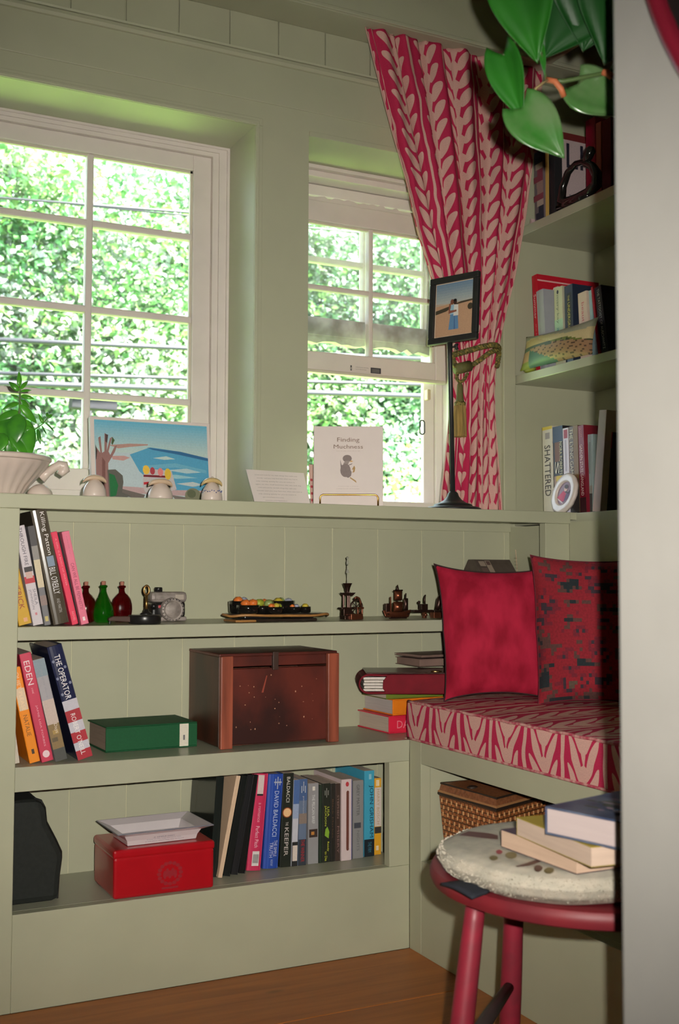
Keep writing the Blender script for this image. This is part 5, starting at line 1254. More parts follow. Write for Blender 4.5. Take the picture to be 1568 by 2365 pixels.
# ------------------------------------------------------------------ bench cushion and pillows
cx0, cx1, cz0, cz1, cy0, cy1 = 1.166, 1.580, .4205, .500, .96, 2.034
t = empty('bench_cushion', (cx0, 1.6, cz0), label='red and pink leaf-print box cushion on the bench', cat='cushion')
prof = []                                                    # (x, z, v): front bottom -> front top -> back
def arc(cx, cz, r, a0, a1, n=5): return [(cx+r*math.cos(rad(a0+(a1-a0)*k/n)), cz+r*math.sin(rad(a0+(a1-a0)*k/n))) for k in range(n+1)]
r = .007
raw = [(cx1, cz0), (cx0+.02, cz0)]+arc(cx0+r, cz0+r, r, 270, 180)+[(cx0-.002, (cz0+cz1)/2)]+arc(cx0+r, cz1-r, r, 180, 90)
raw += [(cx0+(cx1-cx0)*k/10, cz1+.006*math.sin(math.pi*k/10)) for k in range(1, 10)]+arc(cx1-r, cz1-r, r, 90, 0)+[(cx1, cz0)]
vv = 0; acc = [0]
for a, b_ in zip(raw, raw[1:]): vv += math.hypot(b_[0]-a[0], b_[1]-a[1]); acc.append(vv)
i0 = 13; off = acc[i0]
mb = MB(); n = 60; v = []; uv = []; f = []
for j in range(n+1):
    yy = cy0+(cy1-cy0)*j/n
    for i, (x_, z_) in enumerate(raw): v.append((x_, yy, z_+.0012*math.sin(j*.9)*(1 if z_ > .49 else 0))); uv.append((2.0473-yy+.0527, (acc[i]-off)))
m_ = len(raw)
for j in range(n):
    for i in range(m_-1): f.append((j*m_+i, j*m_+i+1, (j+1)*m_+i+1, (j+1)*m_+i))
f.append(tuple(range(m_-1))); f.append(tuple(n*m_+i for i in reversed(range(m_-1))))
mb.add(v, f, uv)
part('cover', mb, leaf_fabric('leaf_print_cushion', FRED, FPALE, per=.1055, rep=.046, lc=.31, lw=.165, md=.40, sw=.05, slope=4.2), t, auto=True)
pip = M('piping_fabric', (.60, .33, .29), .8, col2=(.42, .05, .09), scale=75)
part('piping', MB().tube([(cx0+.0015, cy0+.01+(cy1-cy0-.012)*k/60, cz1-.0015+.0008*math.sin(k*1.7)) for k in range(61)], .0030, 8), pip, t, smooth=True)
part('piping', MB().tube([(cx0+.001, cy0+.01+(cy1-cy0-.012)*k/60, cz0+.004) for k in range(61)], .0028, 8), pip, t, smooth=True)

def pillow(name, label, bl, ex, w, h, T, back, mat, edge_mat, seed=0, ear=.05, droop=None):
    ex = Vector((ex[0], ex[1], 0)).normalized(); nrm = Vector((ex.y, -ex.x, 0)); 
    if nrm.y > 0: nrm = -nrm
    ey = (Vector((0, 0, 1))*math.cos(rad(back)) - nrm*math.sin(rad(back))); nz_ = ex.cross(ey)
    rt = empty(name, bl, label=label, cat='pillow'); rnd = random.Random(seed)
    ph = [rnd.uniform(0, 6) for _ in range(6)]
    def outl(a, b_):
        x = (a-.5)*2; y_ = (b_-.5)*2
        sx = (1-ear*(1-y_*y_)**.8)*(1+.13*min(y_, 0)) ; sy = 1-ear*(1-x*x)**.8
        return x*sx*w/2, (y_*sy+1)*h/2
    def side(s):
        def fn(a, b_):
            x, y_ = outl(a, b_); u_, v_ = abs(2*a-1), abs(2*b_-1)
            th = T*max(0, (1-u_**2.6))**.62*max(0, (1-v_**2.6))**.62
            th += .0025*math.sin(a*9+ph[0]+b_*3)*math.sin(b_*8+ph[1])*(1-u_**4)*(1-v_**4)
            return tuple(Vector(bl)+ex*(x+w/2)+ey*y_+nz_*(s*th))
        return fn
    part('front', MB().grid(side(1), 34, 34), mat, rt, smooth=True)
    part('back', MB().grid(side(-1), 34, 34), edge_mat, rt, smooth=True)
    ring = [(k/30, 0) for k in range(30)]+[(1, k/30) for k in range(30)]+[(1-k/30, 1) for k in range(30)]+[(0, 1-k/30) for k in range(30)]
    part('seam', MB().tube([Vector(bl)+ex*(outl(a, b_)[0]+w/2)+ey*outl(a, b_)[1] for a, b_ in ring], .0018, 6, closed=True), edge_mat, rt, smooth=True)
    return rt
velvet = M('red_velvet', (.42, .016, .046), .85, col2=(.25, .007, .022), scale=26, detail=10, bump=.5, spec=.15, stretch=(1, 1, .45))
blackback = M('black_velvet', (.03, .006, .008), .8)
bl = Vector((P(1006, 1614, Y=1.975).x, 1.975, .503))
pillow('pillow', 'plain red velvet pillow leaning on the bench', bl, (.90, -.44), .262, .280, .042, 7, velvet, blackback, 1, ear=.135)
def kilim():
    m, nt, b = base_mat('kilim_weave'); L = nt.links
    uv = nn(nt, 'ShaderNodeUVMap'); uv.uv_map = 'UVMap'
    sn = nn(nt, 'ShaderNodeVectorMath', operation='SNAP'); sn.inputs[1].default_value = (.024, .026, 1); L.new(uv.outputs[0], sn.inputs[0])
    mp = nn(nt, 'ShaderNodeMapping'); mp.inputs['Scale'].default_value = (1, 1.7, 1); mp.inputs['Location'].default_value = (3.3, 1.2, 0); L.new(sn.outputs[0], mp.inputs[0])
    n1 = nn(nt, 'ShaderNodeTexNoise'); n1.inputs['Scale'].default_value = 4.6; n1.inputs['Detail'].default_value = 3; L.new(mp.outputs[0], n1.inputs[0])
    cr = nn(nt, 'ShaderNodeValToRGB'); cr.color_ramp.interpolation = 'CONSTANT'; e = cr.color_ramp.elements
    e[0].position = 0; e[0].color = (.012, .018, .022, 1); e[1].position = .385; e[1].color = (.09, .035, .03, 1)
    for p, c in ((.43, (.24, .008, .018)), (.545, (.16, .010, .022)), (.585, (.035, .02, .03)), (.625, (.27, .010, .020)), (.70, (.10, .065, .045))):
        q = e.new(p); q.color = (*c, 1)
    L.new(n1.outputs[0], cr.inputs[0])
    n2 = nn(nt, 'ShaderNodeTexNoise'); n2.inputs['Scale'].default_value = 60; n2.inputs['Detail'].default_value = 4; L.new(uv.outputs[0], n2.inputs[0])
    h = nn(nt, 'ShaderNodeHueSaturation'); mr = nn(nt, 'ShaderNodeMapRange'); mr.inputs[3].default_value = .55; mr.inputs[4].default_value = 1.4
    L.new(n2.outputs[0], mr.inputs[0]); L.new(mr.outputs[0], h.inputs['Value']); L.new(cr.outputs[0], h.inputs['Color']); L.new(h.outputs[0], b.inputs['Base Color'])
    b.inputs['Roughness'].default_value = .9
    bp = nn(nt, 'ShaderNodeBump'); bp.inputs['Strength'].default_value = .3; bp.inputs['Distance'].default_value = .001; L.new(n2.outputs[0], bp.inputs['Height']); L.new(bp.outputs[0], b.inputs['Normal'])
    return m
bl = Vector((P(1222, 1622, Y=1.845).x, 1.845, .503))
pillow('pillow', 'red and dark woven kilim pillow leaning in front of the plain one', bl, (.74, -.67), .265, .298, .045, 7, kilim(), M('dark_red_wool', (.12, .01, .02), .9), 2, ear=.10)

# ------------------------------------------------------------------ wicker basket in the bench cubby
def wicker(name, c1, c2):
    m, nt, b = base_mat(name); L = nt.links
    tc = nn(nt, 'ShaderNodeTexCoord'); mp = nn(nt, 'ShaderNodeMapping'); mp.inputs['Scale'].default_value = (1, 1, 1); L.new(tc.outputs['UV'], mp.inputs[0])
    bk = nn(nt, 'ShaderNodeTexBrick'); bk.inputs['Scale'].default_value = 1; bk.inputs['Brick Width'].default_value = .013; bk.inputs['Row Height'].default_value = .0085; bk.inputs['Mortar Size'].default_value = .0014
    bk.inputs['Color1'].default_value = (*c1, 1); bk.inputs['Color2'].default_value = (*c2, 1); bk.inputs['Mortar'].default_value = (.10, .035, .012, 1); L.new(mp.outputs[0], bk.inputs[0])
    b2 = nn(nt, 'ShaderNodeTexBrick'); b2.inputs['Scale'].default_value = 1; b2.inputs['Brick Width'].default_value = .013; b2.inputs['Row Height'].default_value = .0085; b2.inputs['Mortar Size'].default_value = .0045; b2.inputs['Mortar Smooth'].default_value = .1
    b2.inputs['Color1'].default_value = b2.inputs['Color2'].default_value = (0, 0, 0, 1); b2.inputs['Mortar'].default_value = (1, 1, 1, 1)
    L.new(mp.outputs[0], b2.inputs[0])
    L.new(bk.outputs[0], b.inputs['Base Color']); b.inputs['Roughness'].default_value = .45
    bp = nn(nt, 'ShaderNodeBump'); bp.inputs['Strength'].default_value = .7; bp.inputs['Distance'].default_value = .003; bp.invert = True; L.new(bk.outputs['Fac'], bp.inputs['Height']); L.new(bp.outputs[0], b.inputs['Normal'])
    return m
wk = wicker('wicker_weave', (.44, .15, .045), (.32, .10, .03))
K = P(1146, 1870, X=1.225); Rg = Vector((1.43, 1.885, K.z)); Lf = Vector((1.212, 1.985, K.z)); Bk = Vector((1.43, 1.985, K.z)); zr = K.z
t = empty('wicker_basket', (1.31, 1.9, .185), label='brown woven wicker basket with a lid in the bench cubby', cat='basket')
q4 = [Lf, K, Rg, Bk]; cen = sum(q4, Vector())/4
mb = MB(); uvs = []; vs2 = []; fs = []; run = 0
for i in range(4):
    a, b_ = q4[i], q4[(i+1) % 4]; ln = (b_-a).length; o_ = len(vs2)
    ai, bi = cen.lerp(a, .90), cen.lerp(b_, .90)
    vs2 += [(ai.x, ai.y, .1855), (bi.x, bi.y, .1855), (b_.x, b_.y, zr), (a.x, a.y, zr)]; uvs += [(run, 0), (run+ln, 0), (run+ln, zr-.185), (run, zr-.185)]; fs.append((o_, o_+1, o_+2, o_+3)); run += ln
mb.add(vs2, fs, uvs); part('body', mb, wk, t)
# light canes woven through the near faces
cane = M('pale_cane', (.62, .34, .15), .4, var=.2); dcane = M('dark_cane', (.03, .018, .012), .5)
for (a, b_) in ((Lf, K), (K, Rg)):
    d = (b_-a); ln = d.length; nrm = Vector((d.y, -d.x, 0)).normalized()
    nc = int(ln/.0165)
    for k in range(nc):
        mb = MB()
        for j in range(6):
            p = a.lerp(b_, (k+.5+.25*(j % 2))/nc)+nrm*.0012; z_ = zr-.012-.0135*j
            pin = cen.lerp(Vector((p.x, p.y, zr)), 1-.10*(zr-z_)/(zr-.185))
            mb.box(pin.x-.0012, pin.x+.0012, pin.y-.0012, pin.y+.0012, z_-.004, z_+.003)
        part('cane_row', mb, cane, t, kind='stuff')
for dz, mt, rr in ((0, dcane, .0038), (.004, M('rim_cane', (.42, .2, .08), .4), .003)):
    part('rim', MB().tube([p+Vector((0, 0, dz)) for p in q4], rr, 8, closed=True), mt, t)
lid0 = [Vector((p.x, p.y, zr+.005)) for p in q4]; lid1 = [Vector((cen.lerp(p, .97).x, cen.lerp(p, .97).y, zr+.020)) for p in q4]
mb = MB(); run = 0; vs2 = []; uvs = []; fs = []
for i in range(4):
    j = (i+1) % 4; ln = (q4[j]-q4[i]).length; o_ = len(vs2); vs2 += [lid0[i], lid0[j], lid1[j], lid1[i]]; uvs += [(run, 0), (run+ln, 0), (run+ln, .015), (run, .015)]; fs.append((o_, o_+1, o_+2, o_+3)); run += ln
lidm = M('wicker_lid', (.30, .11, .045), .45, var=.35, scale=160, bump=.6)
mb.add(vs2, fs, uvs); part('lid_side', mb, lidm, t)
top = [Vector((cen.lerp(p, .97).x, cen.lerp(p, .97).y, zr+.020)) for p in q4]; apex = [Vector((cen.lerp(p, .45).x, cen.lerp(p, .45).y, zr+.029)) for p in q4]
mb = MB(); mb.add(top+apex, [(0, 1, 5, 4), (1, 2, 6, 5), (2, 3, 7, 6), (3, 0, 4, 7), (4, 5, 6, 7)]); part('lid_top', mb, lidm, t)
part('lid_edge', MB().tube(top, .0022, 6, closed=True), dcane, t)
part('clasp', MB().ball((K.lerp(Lf, .55).x+.02, K.lerp(Lf, .55).y, zr+.0235), (.012, .010, .004), 10), dcane, t, smooth=True)
o = MB().grid(lambda a, b_: (1.28+.12*a, 1.972-.010*math.sin(a*7)*math.sin(b_*5), .30+.075*b_), 14, 8).build('folded_cloth', M('mottled_cloth', (.45, .38, .34), .9, col2=(.16, .12, .10), scale=40), None, smooth=True, solid=.01)
tag(o, 'mottled pale cloth tucked behind the wicker basket', 'cloth')

# ------------------------------------------------------------------ right-hand bookcase: lower shelf
gl = 'books on the lower shelf of the bookcase'; XS = 1.640; Z = .8985
def bk1(lab, bl, br, tl, rgb, Z=Z, X=XS, d=.15, g=gl, **k): return book_px(lab, 'X', X, Z, bl, br, tl, d, rgb, group=g, hard=k.pop('hard', False), **k)
bk1('cream spine with large black lettering, lower bookcase shelf', (1256, 1180), (1279, 1180), (1252, 988), C(205, 195, 175), texts=[('SHATTERED', .22, .79, .22, .80, C(45, 40, 42))], bands=[(0, .965, 1, 1, C(200, 175, 60)), (.3, .86, .75, .93, C(150, 140, 135))])
bk1('dark spine with a big white S and gold sparkles', (1280, 1180), (1303, 1180), (1276, 987), C(38, 36, 40),
    bands=[(0, .82, 1, 1, C(45, 60, 85)), (.2, .60, .7, .82, C(110, 70, 45)), (.1, .30, 1, .44, C(160, 130, 110)), (.3, .38, 1, .44, C(200, 170, 60))], texts=[('NORA ROBERTS', .45, .82, .68, .95, C(200, 190, 150)), ('S', .46, .60, .22, .62, C(225, 215, 195))])
bk1('narrow white spine between the dark and the gold-brown ones', (1304, 1180), (1317, 1180), (1299, 990), C(200, 190, 195), bands=[(.2, .88, .85, .98, C(150, 40, 60)), (.35, .5, .6, .86, C(165, 155, 165))])
bk1('gold-brown speckled spine with white lettering', (1318, 1180), (1339, 1180), (1313, 986), C(82, 62, 42), texts=[('THE LYING GAME', .42, .97, .12, .48, C(205, 195, 170))], bands=[(.5, .4, 1, 1, C(120, 90, 50)), (0, 0, 1, .3, C(50, 44, 42))])
bk1('dark red spine with white block lettering', (1341, 1180), (1355, 1180), (1334, 984), C(120, 24, 40), texts=[('GARDEN STATE GANGLAND', .20, .78, .28, .72, C(225, 200, 195)), ('SCOTT', .86, .97, .3, .7, C(190, 120, 120))], bands=[(0, 0, 1, .18, C(60, 25, 30))])
bk1('short dark red spine beside the block-lettered one', (1352, 1179), (1359, 1179), (1347, 1012), C(140, 26, 46), X=1.66)
bk1('pale blue and grey mottled spine', (1356, 1179), (1368, 1179), (1357, 1004), C(160, 178, 178), bands=[(0, .0, 1, .25, C(70, 72, 70)), (0, .25, 1, .35, C(150, 150, 140)), (.3, .5, .6, .9, C(130, 150, 150))], X=1.65)
bk1('thin tall cream binder leaning at the shelf right', (1368, 1180), (1386, 1180), (1383, 950), C(205, 180, 170), d=.17, X=1.632)
bk1('dark spine with a red top at the jamb', (1391, 1179), (1404, 1179), (1402, 1000), C(52, 50, 50), bands=[(0, .8, 1, 1, C(160, 40, 55))], X=1.65)
# oval frame
c = P(1304, 1141, X=1.618); c.z = max(c.z, Z+.045)
t = empty('oval_frame', (c.x, c.y, Z), label='white oval picture frame with a girl in a red dress', cat='picture frame')
ey = Vector((.22, 0, 1)).normalized(); exx = Vector((0, -1, 0)); rx, ry = .043, .0485
cz_ = Z+ry*ey.z*.98+.001
rot_ = Matrix.Rotation(rad(-18), 4, 'Z')
mxo = plane_mx((c.x, c.y, cz_), exx, ey) @ rot_
fr = MB(); v = []; f = []; n = 40; pr = [(.56, .000), (.58, .004), (.66, .006), (.78, .0045), (.90, .006), (1, .003), (1, -.004), (.56, -.004)]
for (s_, z_) in pr:
    for k in range(n): a = 2*math.pi*k/n; w2 = 1+.012*math.sin(a*12)*(1 if s_ > .7 else 0); v.append((rx*s_*w2*math.cos(a), ry*s_*w2*math.sin(a), z_))
for i in range(len(pr)):
    for k in range(n): j = (i+1) % len(pr); f.append((i*n+k, i*n+(k+1) % n, j*n+(k+1) % n, j*n+k))
part('frame', MB().add(v, f, M=mxo), M('white_porcelain', (.66, .58, .52), .35, var=.06, scale=90, bump=.3, coat=.3), t, smooth=True)
a, b_ = rx*.57, ry*.57
wprint('portrait', [(ell(0, 0, a, b_, 28), C(140, 115, 130)), ([(a*.1, -b_*.9), (a*.8, -b_*.3), (a*.85, b_*.35), (a*.35, b_*.2)], C(95, 70, 105)),
    ([(-a*.8, -b_*.55), (-a*.15, -b_*.8), (a*.35, -b_*.62), (a*.25, b_*.05), (-a*.25, b_*.18)], C(190, 35, 80)), ([(-a*.75, -b_*.6), (a*.3, -b_*.75), (a*.3, -b_*.85), (-a*.6, -b_*.72)], C(215, 195, 190)),
    ([(a*.0, b_*.1), (a*.65, b_*.1), (a*.8, b_*.45), (a*.7, b_*.5), (a*.5, b_*.2), (0, b_*.22)], C(60, 50, 55)), (ell(a*.02, b_*.42, a*.26, b_*.25), C(215, 180, 165)), (ell(-a*.02, b_*.58, a*.30, b_*.18), C(60, 45, 45))], t, mxo, lift=.001)

# middle shelf of the bookcase
gm_ = 'books on the middle shelf of the bookcase'; Z2 = 1.245
def bk2(lab, *a, **k): return bk1(lab, *a, Z=Z2, g=gm_, **k)
bk2('tall bright red cookbook, farthest on the middle bookcase shelf', (1238, 848), (1250, 846), (1228, 638), C(195, 30, 48), hard=True, d=.19, X=1.636, texts=[('Summer', .55, .80, .25, .7, C(230, 190, 190)), ('the big red book', .1, .5, .35, .6, C(220, 150, 155))],
    backface=[([(.0, .93), (1, .93), (1, .945), (0, .945)], C(225, 170, 170)), ('Gift', .22, .62, .74, .90, C(225, 215, 200))])
bk2('thick light grey book in front of the red cookbook', (1248, 846), (1264, 843), (1238, 674), C(165, 165, 172), hard=True, d=.16, X=1.632)
bk2('pale spine with blue-green handwriting', (1284, 838), (1303, 834), (1279, 667), C(190, 185, 160), d=.15, texts=[('mary kay', .55, .9, .25, .6, C(120, 125, 120)), ('andrews', .12, .5, .3, .65, C(60, 140, 145))], bands=[(ell(.45, .94, .12, .025), C(60, 62, 80)), (0, .3, 1, .6, C(165, 190, 170))])
bk2('navy spine with a gold-lettered panel', (1307, 832), (1326, 828), (1303, 662), C(40, 48, 66), d=.16, bands=[(.25, .25, .85, .90, C(28, 32, 36)), (.2, .02, .9, .2, C(110, 125, 140))], texts=[('UNDERGROUND', .30, .78, .4, .68, C(205, 190, 90)), ('THE', .80, .87, .42, .62, C(205, 190, 90))])
bk2('short cream spine with red script', (1341, 822), (1361, 818), (1334, 679), C(205, 180, 165), d=.14, texts=[('beautiful day', .2, .85, .3, .72, C(190, 90, 100))])
bk2('slim light blue spine leaning beside the cream one', (1368, 817), (1375, 815), (1359, 672), C(165, 190, 200), d=.15)
bk2('thin red spine leaning at the shelf right', (1382, 815), (1387, 814), (1364, 664), C(190, 34, 50), d=.15)
bk2('dark navy spine with pale capitals leaning at the jamb', (1390, 812), (1406, 809), (1372, 666), C(36, 36, 56), d=.16, texts=[('THE TATTOOIST OF AUSCHWITZ', .10, .96, .35, .68, C(215, 210, 215))])
# needlepoint cushion with a lake landscape
bl = P(1214, 852, X=1.617); bl.z = Z2+.002
ex2 = Vector((.05, -1, 0)).normalized(); ey2 = Vector((.22, 0, 1)).normalized()
wv, hv = abs(P(1372, 815, X=1.617).y-bl.y), .088
t = empty('landscape_cushion', bl, label='small cushion woven with a lake and mountain landscape', cat='cushion')
mxp = plane_mx(bl, ex2, ey2)
cols = []
def land(u_, v_):
    hill = .62+.16*math.sin(u_*5.2+.4)
    if v_ > .80+.1*math.sin(u_*6): return C(150, 150, 130)
    if v_ > hill+.08*math.sin(u_*11): return C(190, 172, 130)
    if u_ > .45 and v_ > .38+.30*(1-u_): return C(104, 112, 50) if math.sin(u_*37)*math.sin(v_*29) < .5 else C(56, 66, 44)
    if u_ < .16 and v_ < .45: return C(165, 125, 95) if v_ > .15 else C(120, 125, 40)
    if v_ > .52-.1*u_ and u_ < .5: return C(175, 150, 110) if v_ > .58 else C(72, 84, 70)
    if u_ > .30+.9*(.30-v_) and v_ < .55: return C(150, 115, 85) if math.sin(u_*60+v_*20)*math.sin(v_*50) < .55 else C(86, 64, 50)
    return C(64, 96, 84)
def lake(s):
    n_ = 40; m2 = 24; mb = MB(); v = []; f = []; cc = []
    for j in range(m2+1):
        for i in range(n_+1):
            a, b_ = i/n_, j/m2; u_, w2 = 2*a-1, 2*b_-1
            x = wv*(.5+.5*u_*(1-.06*(1-w2*w2))); y_ = hv*(.5+.5*w2*(1-.18*(1-u_*u_)*(1 if w2 > 0 else .2)))
            th = .020*max(0, 1-abs(u_)**2.4)**.6*max(0, 1-abs(w2)**2.4)**.6
            v.append((x, y_, s*th+.018))
    for j in range(m2):
        for i in range(n_): q_ = j*(n_+1)+i; f.append((q_, q_+1, q_+n_+2, q_+n_+1)); cc.append(land((i+.5)/n_, (j+.5)/m2))
    return mb.add(v, f, None, cc, mxp)
part('front', lake(1), print_mat(), t, smooth=True); part('back', lake(-1), M('cushion_back', (.10, .09, .05), .9), t, smooth=True)
sg = Vector((P(1219, 852, X=1.607).x, P(1219, 852, X=1.607).y, Z2))
o = MB().ball((0, 0, .006), (.010, .022, .0075), 14).build('green_pebble', M('olive_glaze', (.24, .25, .03), .4), None, smooth=True, loc=sg+Vector((.006, 0, .0015))); tag(o, 'olive green oval pebble at the left end of the middle bookcase shelf', 'pebble')

# top shelf of the bookcase
gt = 'books on the top shelf of the bookcase'; Z3 = 1.6055
def bk3(lab, *a, **k): return bk1(lab, *a, Z=Z3, g=gt, **k)
rs = random.Random(5)
pat = [(rs.uniform(0, .5), k/14, 1, (k+1)/14, rs.choice([C(110, 95, 110), C(150, 120, 115), C(60, 60, 80), C(130, 60, 75), C(170, 150, 140), C(45, 45, 60)])) for k in range(14)]
bk3('large book with a photographic spine on the top shelf', (1236, 512), (1258, 502), (1232, 330), C(120, 105, 110), hard=True, d=.19, X=1.634, bands=pat)
bk3('cream-edged album beside the photographic spine', (1260, 500), (1267, 497), (1260, 320), C(200, 165, 90), d=.19, X=1.634)
bk3('tall black album with a white magazine cover on its near side', (1268, 496), (1282, 490), (1268, 308), (.02, .02, .022), hard=True, d=.21, X=1.634,
    backface=[([(.10, .05), (.98, .05), (.98, .92), (.10, .92)], C(190, 170, 170)), ([(.10, .92), (.98, .92), (.98, 1), (.10, 1)], C(110, 40, 40)), ('LIFE', .16, .80, .60, .88, C(40, 38, 52)),
              ([(.86, .08), (.98, .08), (.98, .40), (.86, .40)], C(200, 95, 45)), ([(.80, .10), (.86, .10), (.86, .30), (.80, .30)], C(105, 150, 165)), ([(.2, .12), (.45, .16), (.45, .26), (.2, .3)], C(90, 82, 100))])
bk3('dark red hardcover near the jamb, top shelf', (1354, 456), (1376, 448), (1354, 280), C(130, 18, 42), hard=True, d=.19, X=1.66)
bk3('pink-brown book next to the dark red one, top shelf', (1377, 447), (1389, 442), (1377, 285), C(180, 110, 95), d=.19, X=1.66)
bk3('dark brown book half in the jamb shadow, top shelf', (1391, 441), (1412, 432), (1391, 280), C(90, 34, 26), d=.19, X=1.66)
# black cast ornament, an open stirrup shape with a knob
def Q(px, py, x=1.622): return P(px, py, X=x)
t = empty('iron_ornament', (1.622, Q(1330, 460).y, Z3), label='black glazed open-loop ornament with a knob on the top shelf', cat='ornament')
gz_ = M('black_glaze', (.012, .011, .010), .15, var=.2, coat=.8)
loop = [Q(1296, 466), Q(1300, 432), Q(1312, 398), Q(1330, 378), Q(1348, 374), Q(1368, 384), Q(1378, 402), Q(1378, 426), Q(1360, 444), Q(1334, 458), Q(1312, 466)]
part('loop', MB().tube(loop, [.011, .009, .008, .007, .008, .010, .012, .013, .012, .012, .012], 12, closed=True), gz_, t, smooth=True)
part('knob', MB().tube([Q(1350, 378), Q(1358, 362), Q(1364, 346), Q(1366, 338)], [.007, .012, .013, .006], 12), gz_, t, smooth=True)
bz = [Q(1290, 476), Q(1312, 470), Q(1340, 462), Q(1362, 452)]
for p in bz: p.z = max(Z3+.0125, p.z-.004)
part('base', MB().tube(bz, [.008, .0125, .0125, .009], 12), gz_, t, smooth=True)
o = MB().prism([(0, 0), (.012, 0), (.010, .022), (.004, .020)], 0, .03, 'x').build('paper_wedge', flatmat(C(205, 175, 175)), None, loc=(1.625, P(1231, 506, X=1.63).y-.006, Z3+.0003)); tag(o, 'folded pink paper at the far end of the top bookcase shelf', 'paper')

# ------------------------------------------------------------------ red painted stool with pad and books
SS = 1.16
def sc(zv): return CAMZ-(CAMZ-zv)*SS
zs1, zs0 = .394, .3705
sc_ = Vector((.930, 1.157, 0)); R_ = .203
redp = M('worn_red_paint', (.19, .014, .020), .5, col2=(.13, .012, .018), scale=9, detail=8, bump=.1, coat=.0)
redp2 = M('leg_red_paint', (.24, .016, .032), .45, col2=(.16, .018, .028), scale=20, detail=8)
t = empty('stool', (sc_.x, sc_.y, 0), label='red painted wooden stool with splayed legs in the foreground', cat='stool')
part('seat', MB().lathe([(R_*.95, zs0), (R_*.985, zs0+.003), (R_, zs0+.010), (R_, zs1-.007), (R_*.985, zs1-.002), (R_*.955, zs1), (R_*.80, zs1-.004), (0, zs1-.006)], 64, (sc_.x, sc_.y, 0)), redp, t, auto=True)
darkm = M('worn_dark', (.05, .035, .035), .6, col2=(.27, .02, .035), scale=45)
legs = []
for top, bot in (((.762, 1.162), (.700, 1.150)), ((.916, 1.30), (.93, 1.345)), ((1.09, 1.13), (1.12, 1.13)), ((.91, .995), (.91, .96))):
    top = Vector((top[0], top[1], zs0+.006)); bot = Vector((bot[0], bot[1], 0)); legs.append((top, bot))
    ps = [top.lerp(bot, q_) for q_ in (0, .08, .2, .5, .8, 1)]
    part('leg', MB().tube(ps, [.0115, .0125, .0135, .0150, .0140, .0120], 16), redp2, t, smooth=True)
stm = M('dark_stretcher', (.055, .038, .036), .55, var=.2)
for i, zq in ((0, .50), (2, .50)):
    a = legs[i][0].lerp(legs[i][1], zq); b_ = legs[(i+1) % 4][0].lerp(legs[(i+1) % 4][1], zq-.02)
    part('stretcher', MB().tube([a, a.lerp(b_, .5), b_], [.007, .0095, .007], 12), stm, t, smooth=True)
# round looped wool pad
zp0, zp1 = zs1+.0005, .433
pcx, pcy, pr = .862, 1.130, .146
wool = M('looped_wool', (.42, .37, .30), .95, col2=(.35, .32, .26), scale=60, bump=.5, detail=6)
t = empty('seat_pad', (pcx, pcy, zs1), label='round cream looped-wool seat pad on the red stool', cat='seat pad')
mb = MB(); rnd = random.Random(4)
def padf(a, b_):
    an = 2*math.pi*a; w2 = 1+.012*math.sin(an*5+.6)+.008*math.sin(an*11)
    pr_ = [(.82, 0), (.96, .30), (1.01, .60), (.97, .86), (.88, 1.0), (.6, 1.03), (.3, 1.0), (0, 1.0)]
    x = b_*(len(pr_)-1); i = min(int(x), len(pr_)-2); q_ = x-i
    r_ = (pr_[i][0]*(1-q_)+pr_[i+1][0]*q_)*pr*w2; z_ = zp0+(zp1-zp0)*(pr_[i][1]*(1-q_)+pr_[i+1][1]*q_)
    return (pcx+r_*math.cos(an), pcy+r_*math.sin(an), z_)
mb.grid(padf, 72, 28); part('pad', mb, wool, t, smooth=True)
# short wool loops over the rim and top
lp = MB()
for k in range(5000):
    a, b_ = rnd.random(), rnd.random()*.40
    p = Vector(padf(a, .04+b_)); d = Vector((p.x-pcx, p.y-pcy, 0)).normalized()*(1 if b_ < .45 else .2)+Vector((rnd.gauss(0, .4), rnd.gauss(0, .4), .5 if b_ > .3 else .1)); d.normalize()
    s_ = d.orthogonal().normalized(); s_ = Matrix.Rotation(rnd.uniform(0, 6.28), 3, d) @ s_; L_ = rnd.uniform(.0012, .0026)
    o_ = len(lp.v); lp.v += [tuple(p-s_*.0007), tuple(p+s_*.0007), tuple(p+d*L_+s_*.0005), tuple(p+d*L_-s_*.0005)]; lp.f.append((o_, o_+1, o_+2, o_+3)); lp.uv.append(None); lp.col.append(None)
part('wool_loops', lp, wool, t, kind='stuff')
# stitched stem and flowers on the pad
def PZ(px, py): return P(px, py, Z=zp1+.0015)
brn, grn_, rdd = C(95, 62, 52, .8), C(120, 108, 62, .8), C(150, 50, 58, .8)
def motif(pxs, col, nm):
    pts = [PZ(*p) for p in pxs]; mb = MB(); mb.add([(p.x, p.y, p.z+.0008) for p in pts], [tuple(range(len(pts)))], None, col); part(nm, mb, print_mat(), t)
motif([(1058, 1931), (1082, 1921), (1130, 1926), (1150, 1931), (1150, 1940), (1110, 1936), (1080, 1932)], brn, 'stitched_stem')
motif([(1190, 2002), (1215, 1995), (1235, 1988), (1252, 1985), (1246, 1993), (1222, 2001), (1195, 2004)], brn, 'stitched_stem')
for (x_, y_, w_, h_, c_) in ((1153, 1969, 8, 5, rdd), (1140, 1983, 10, 6, grn_), (1180, 1977, 14, 8, grn_), (1243, 2007, 10, 8, brn), (1268, 2012, 12, 7, grn_)):
    motif([(x_+w_*math.cos(q_*.7), y_+h_*math.sin(q_*.7)) for q_ in range(9)], c_, 'stitched_flower')
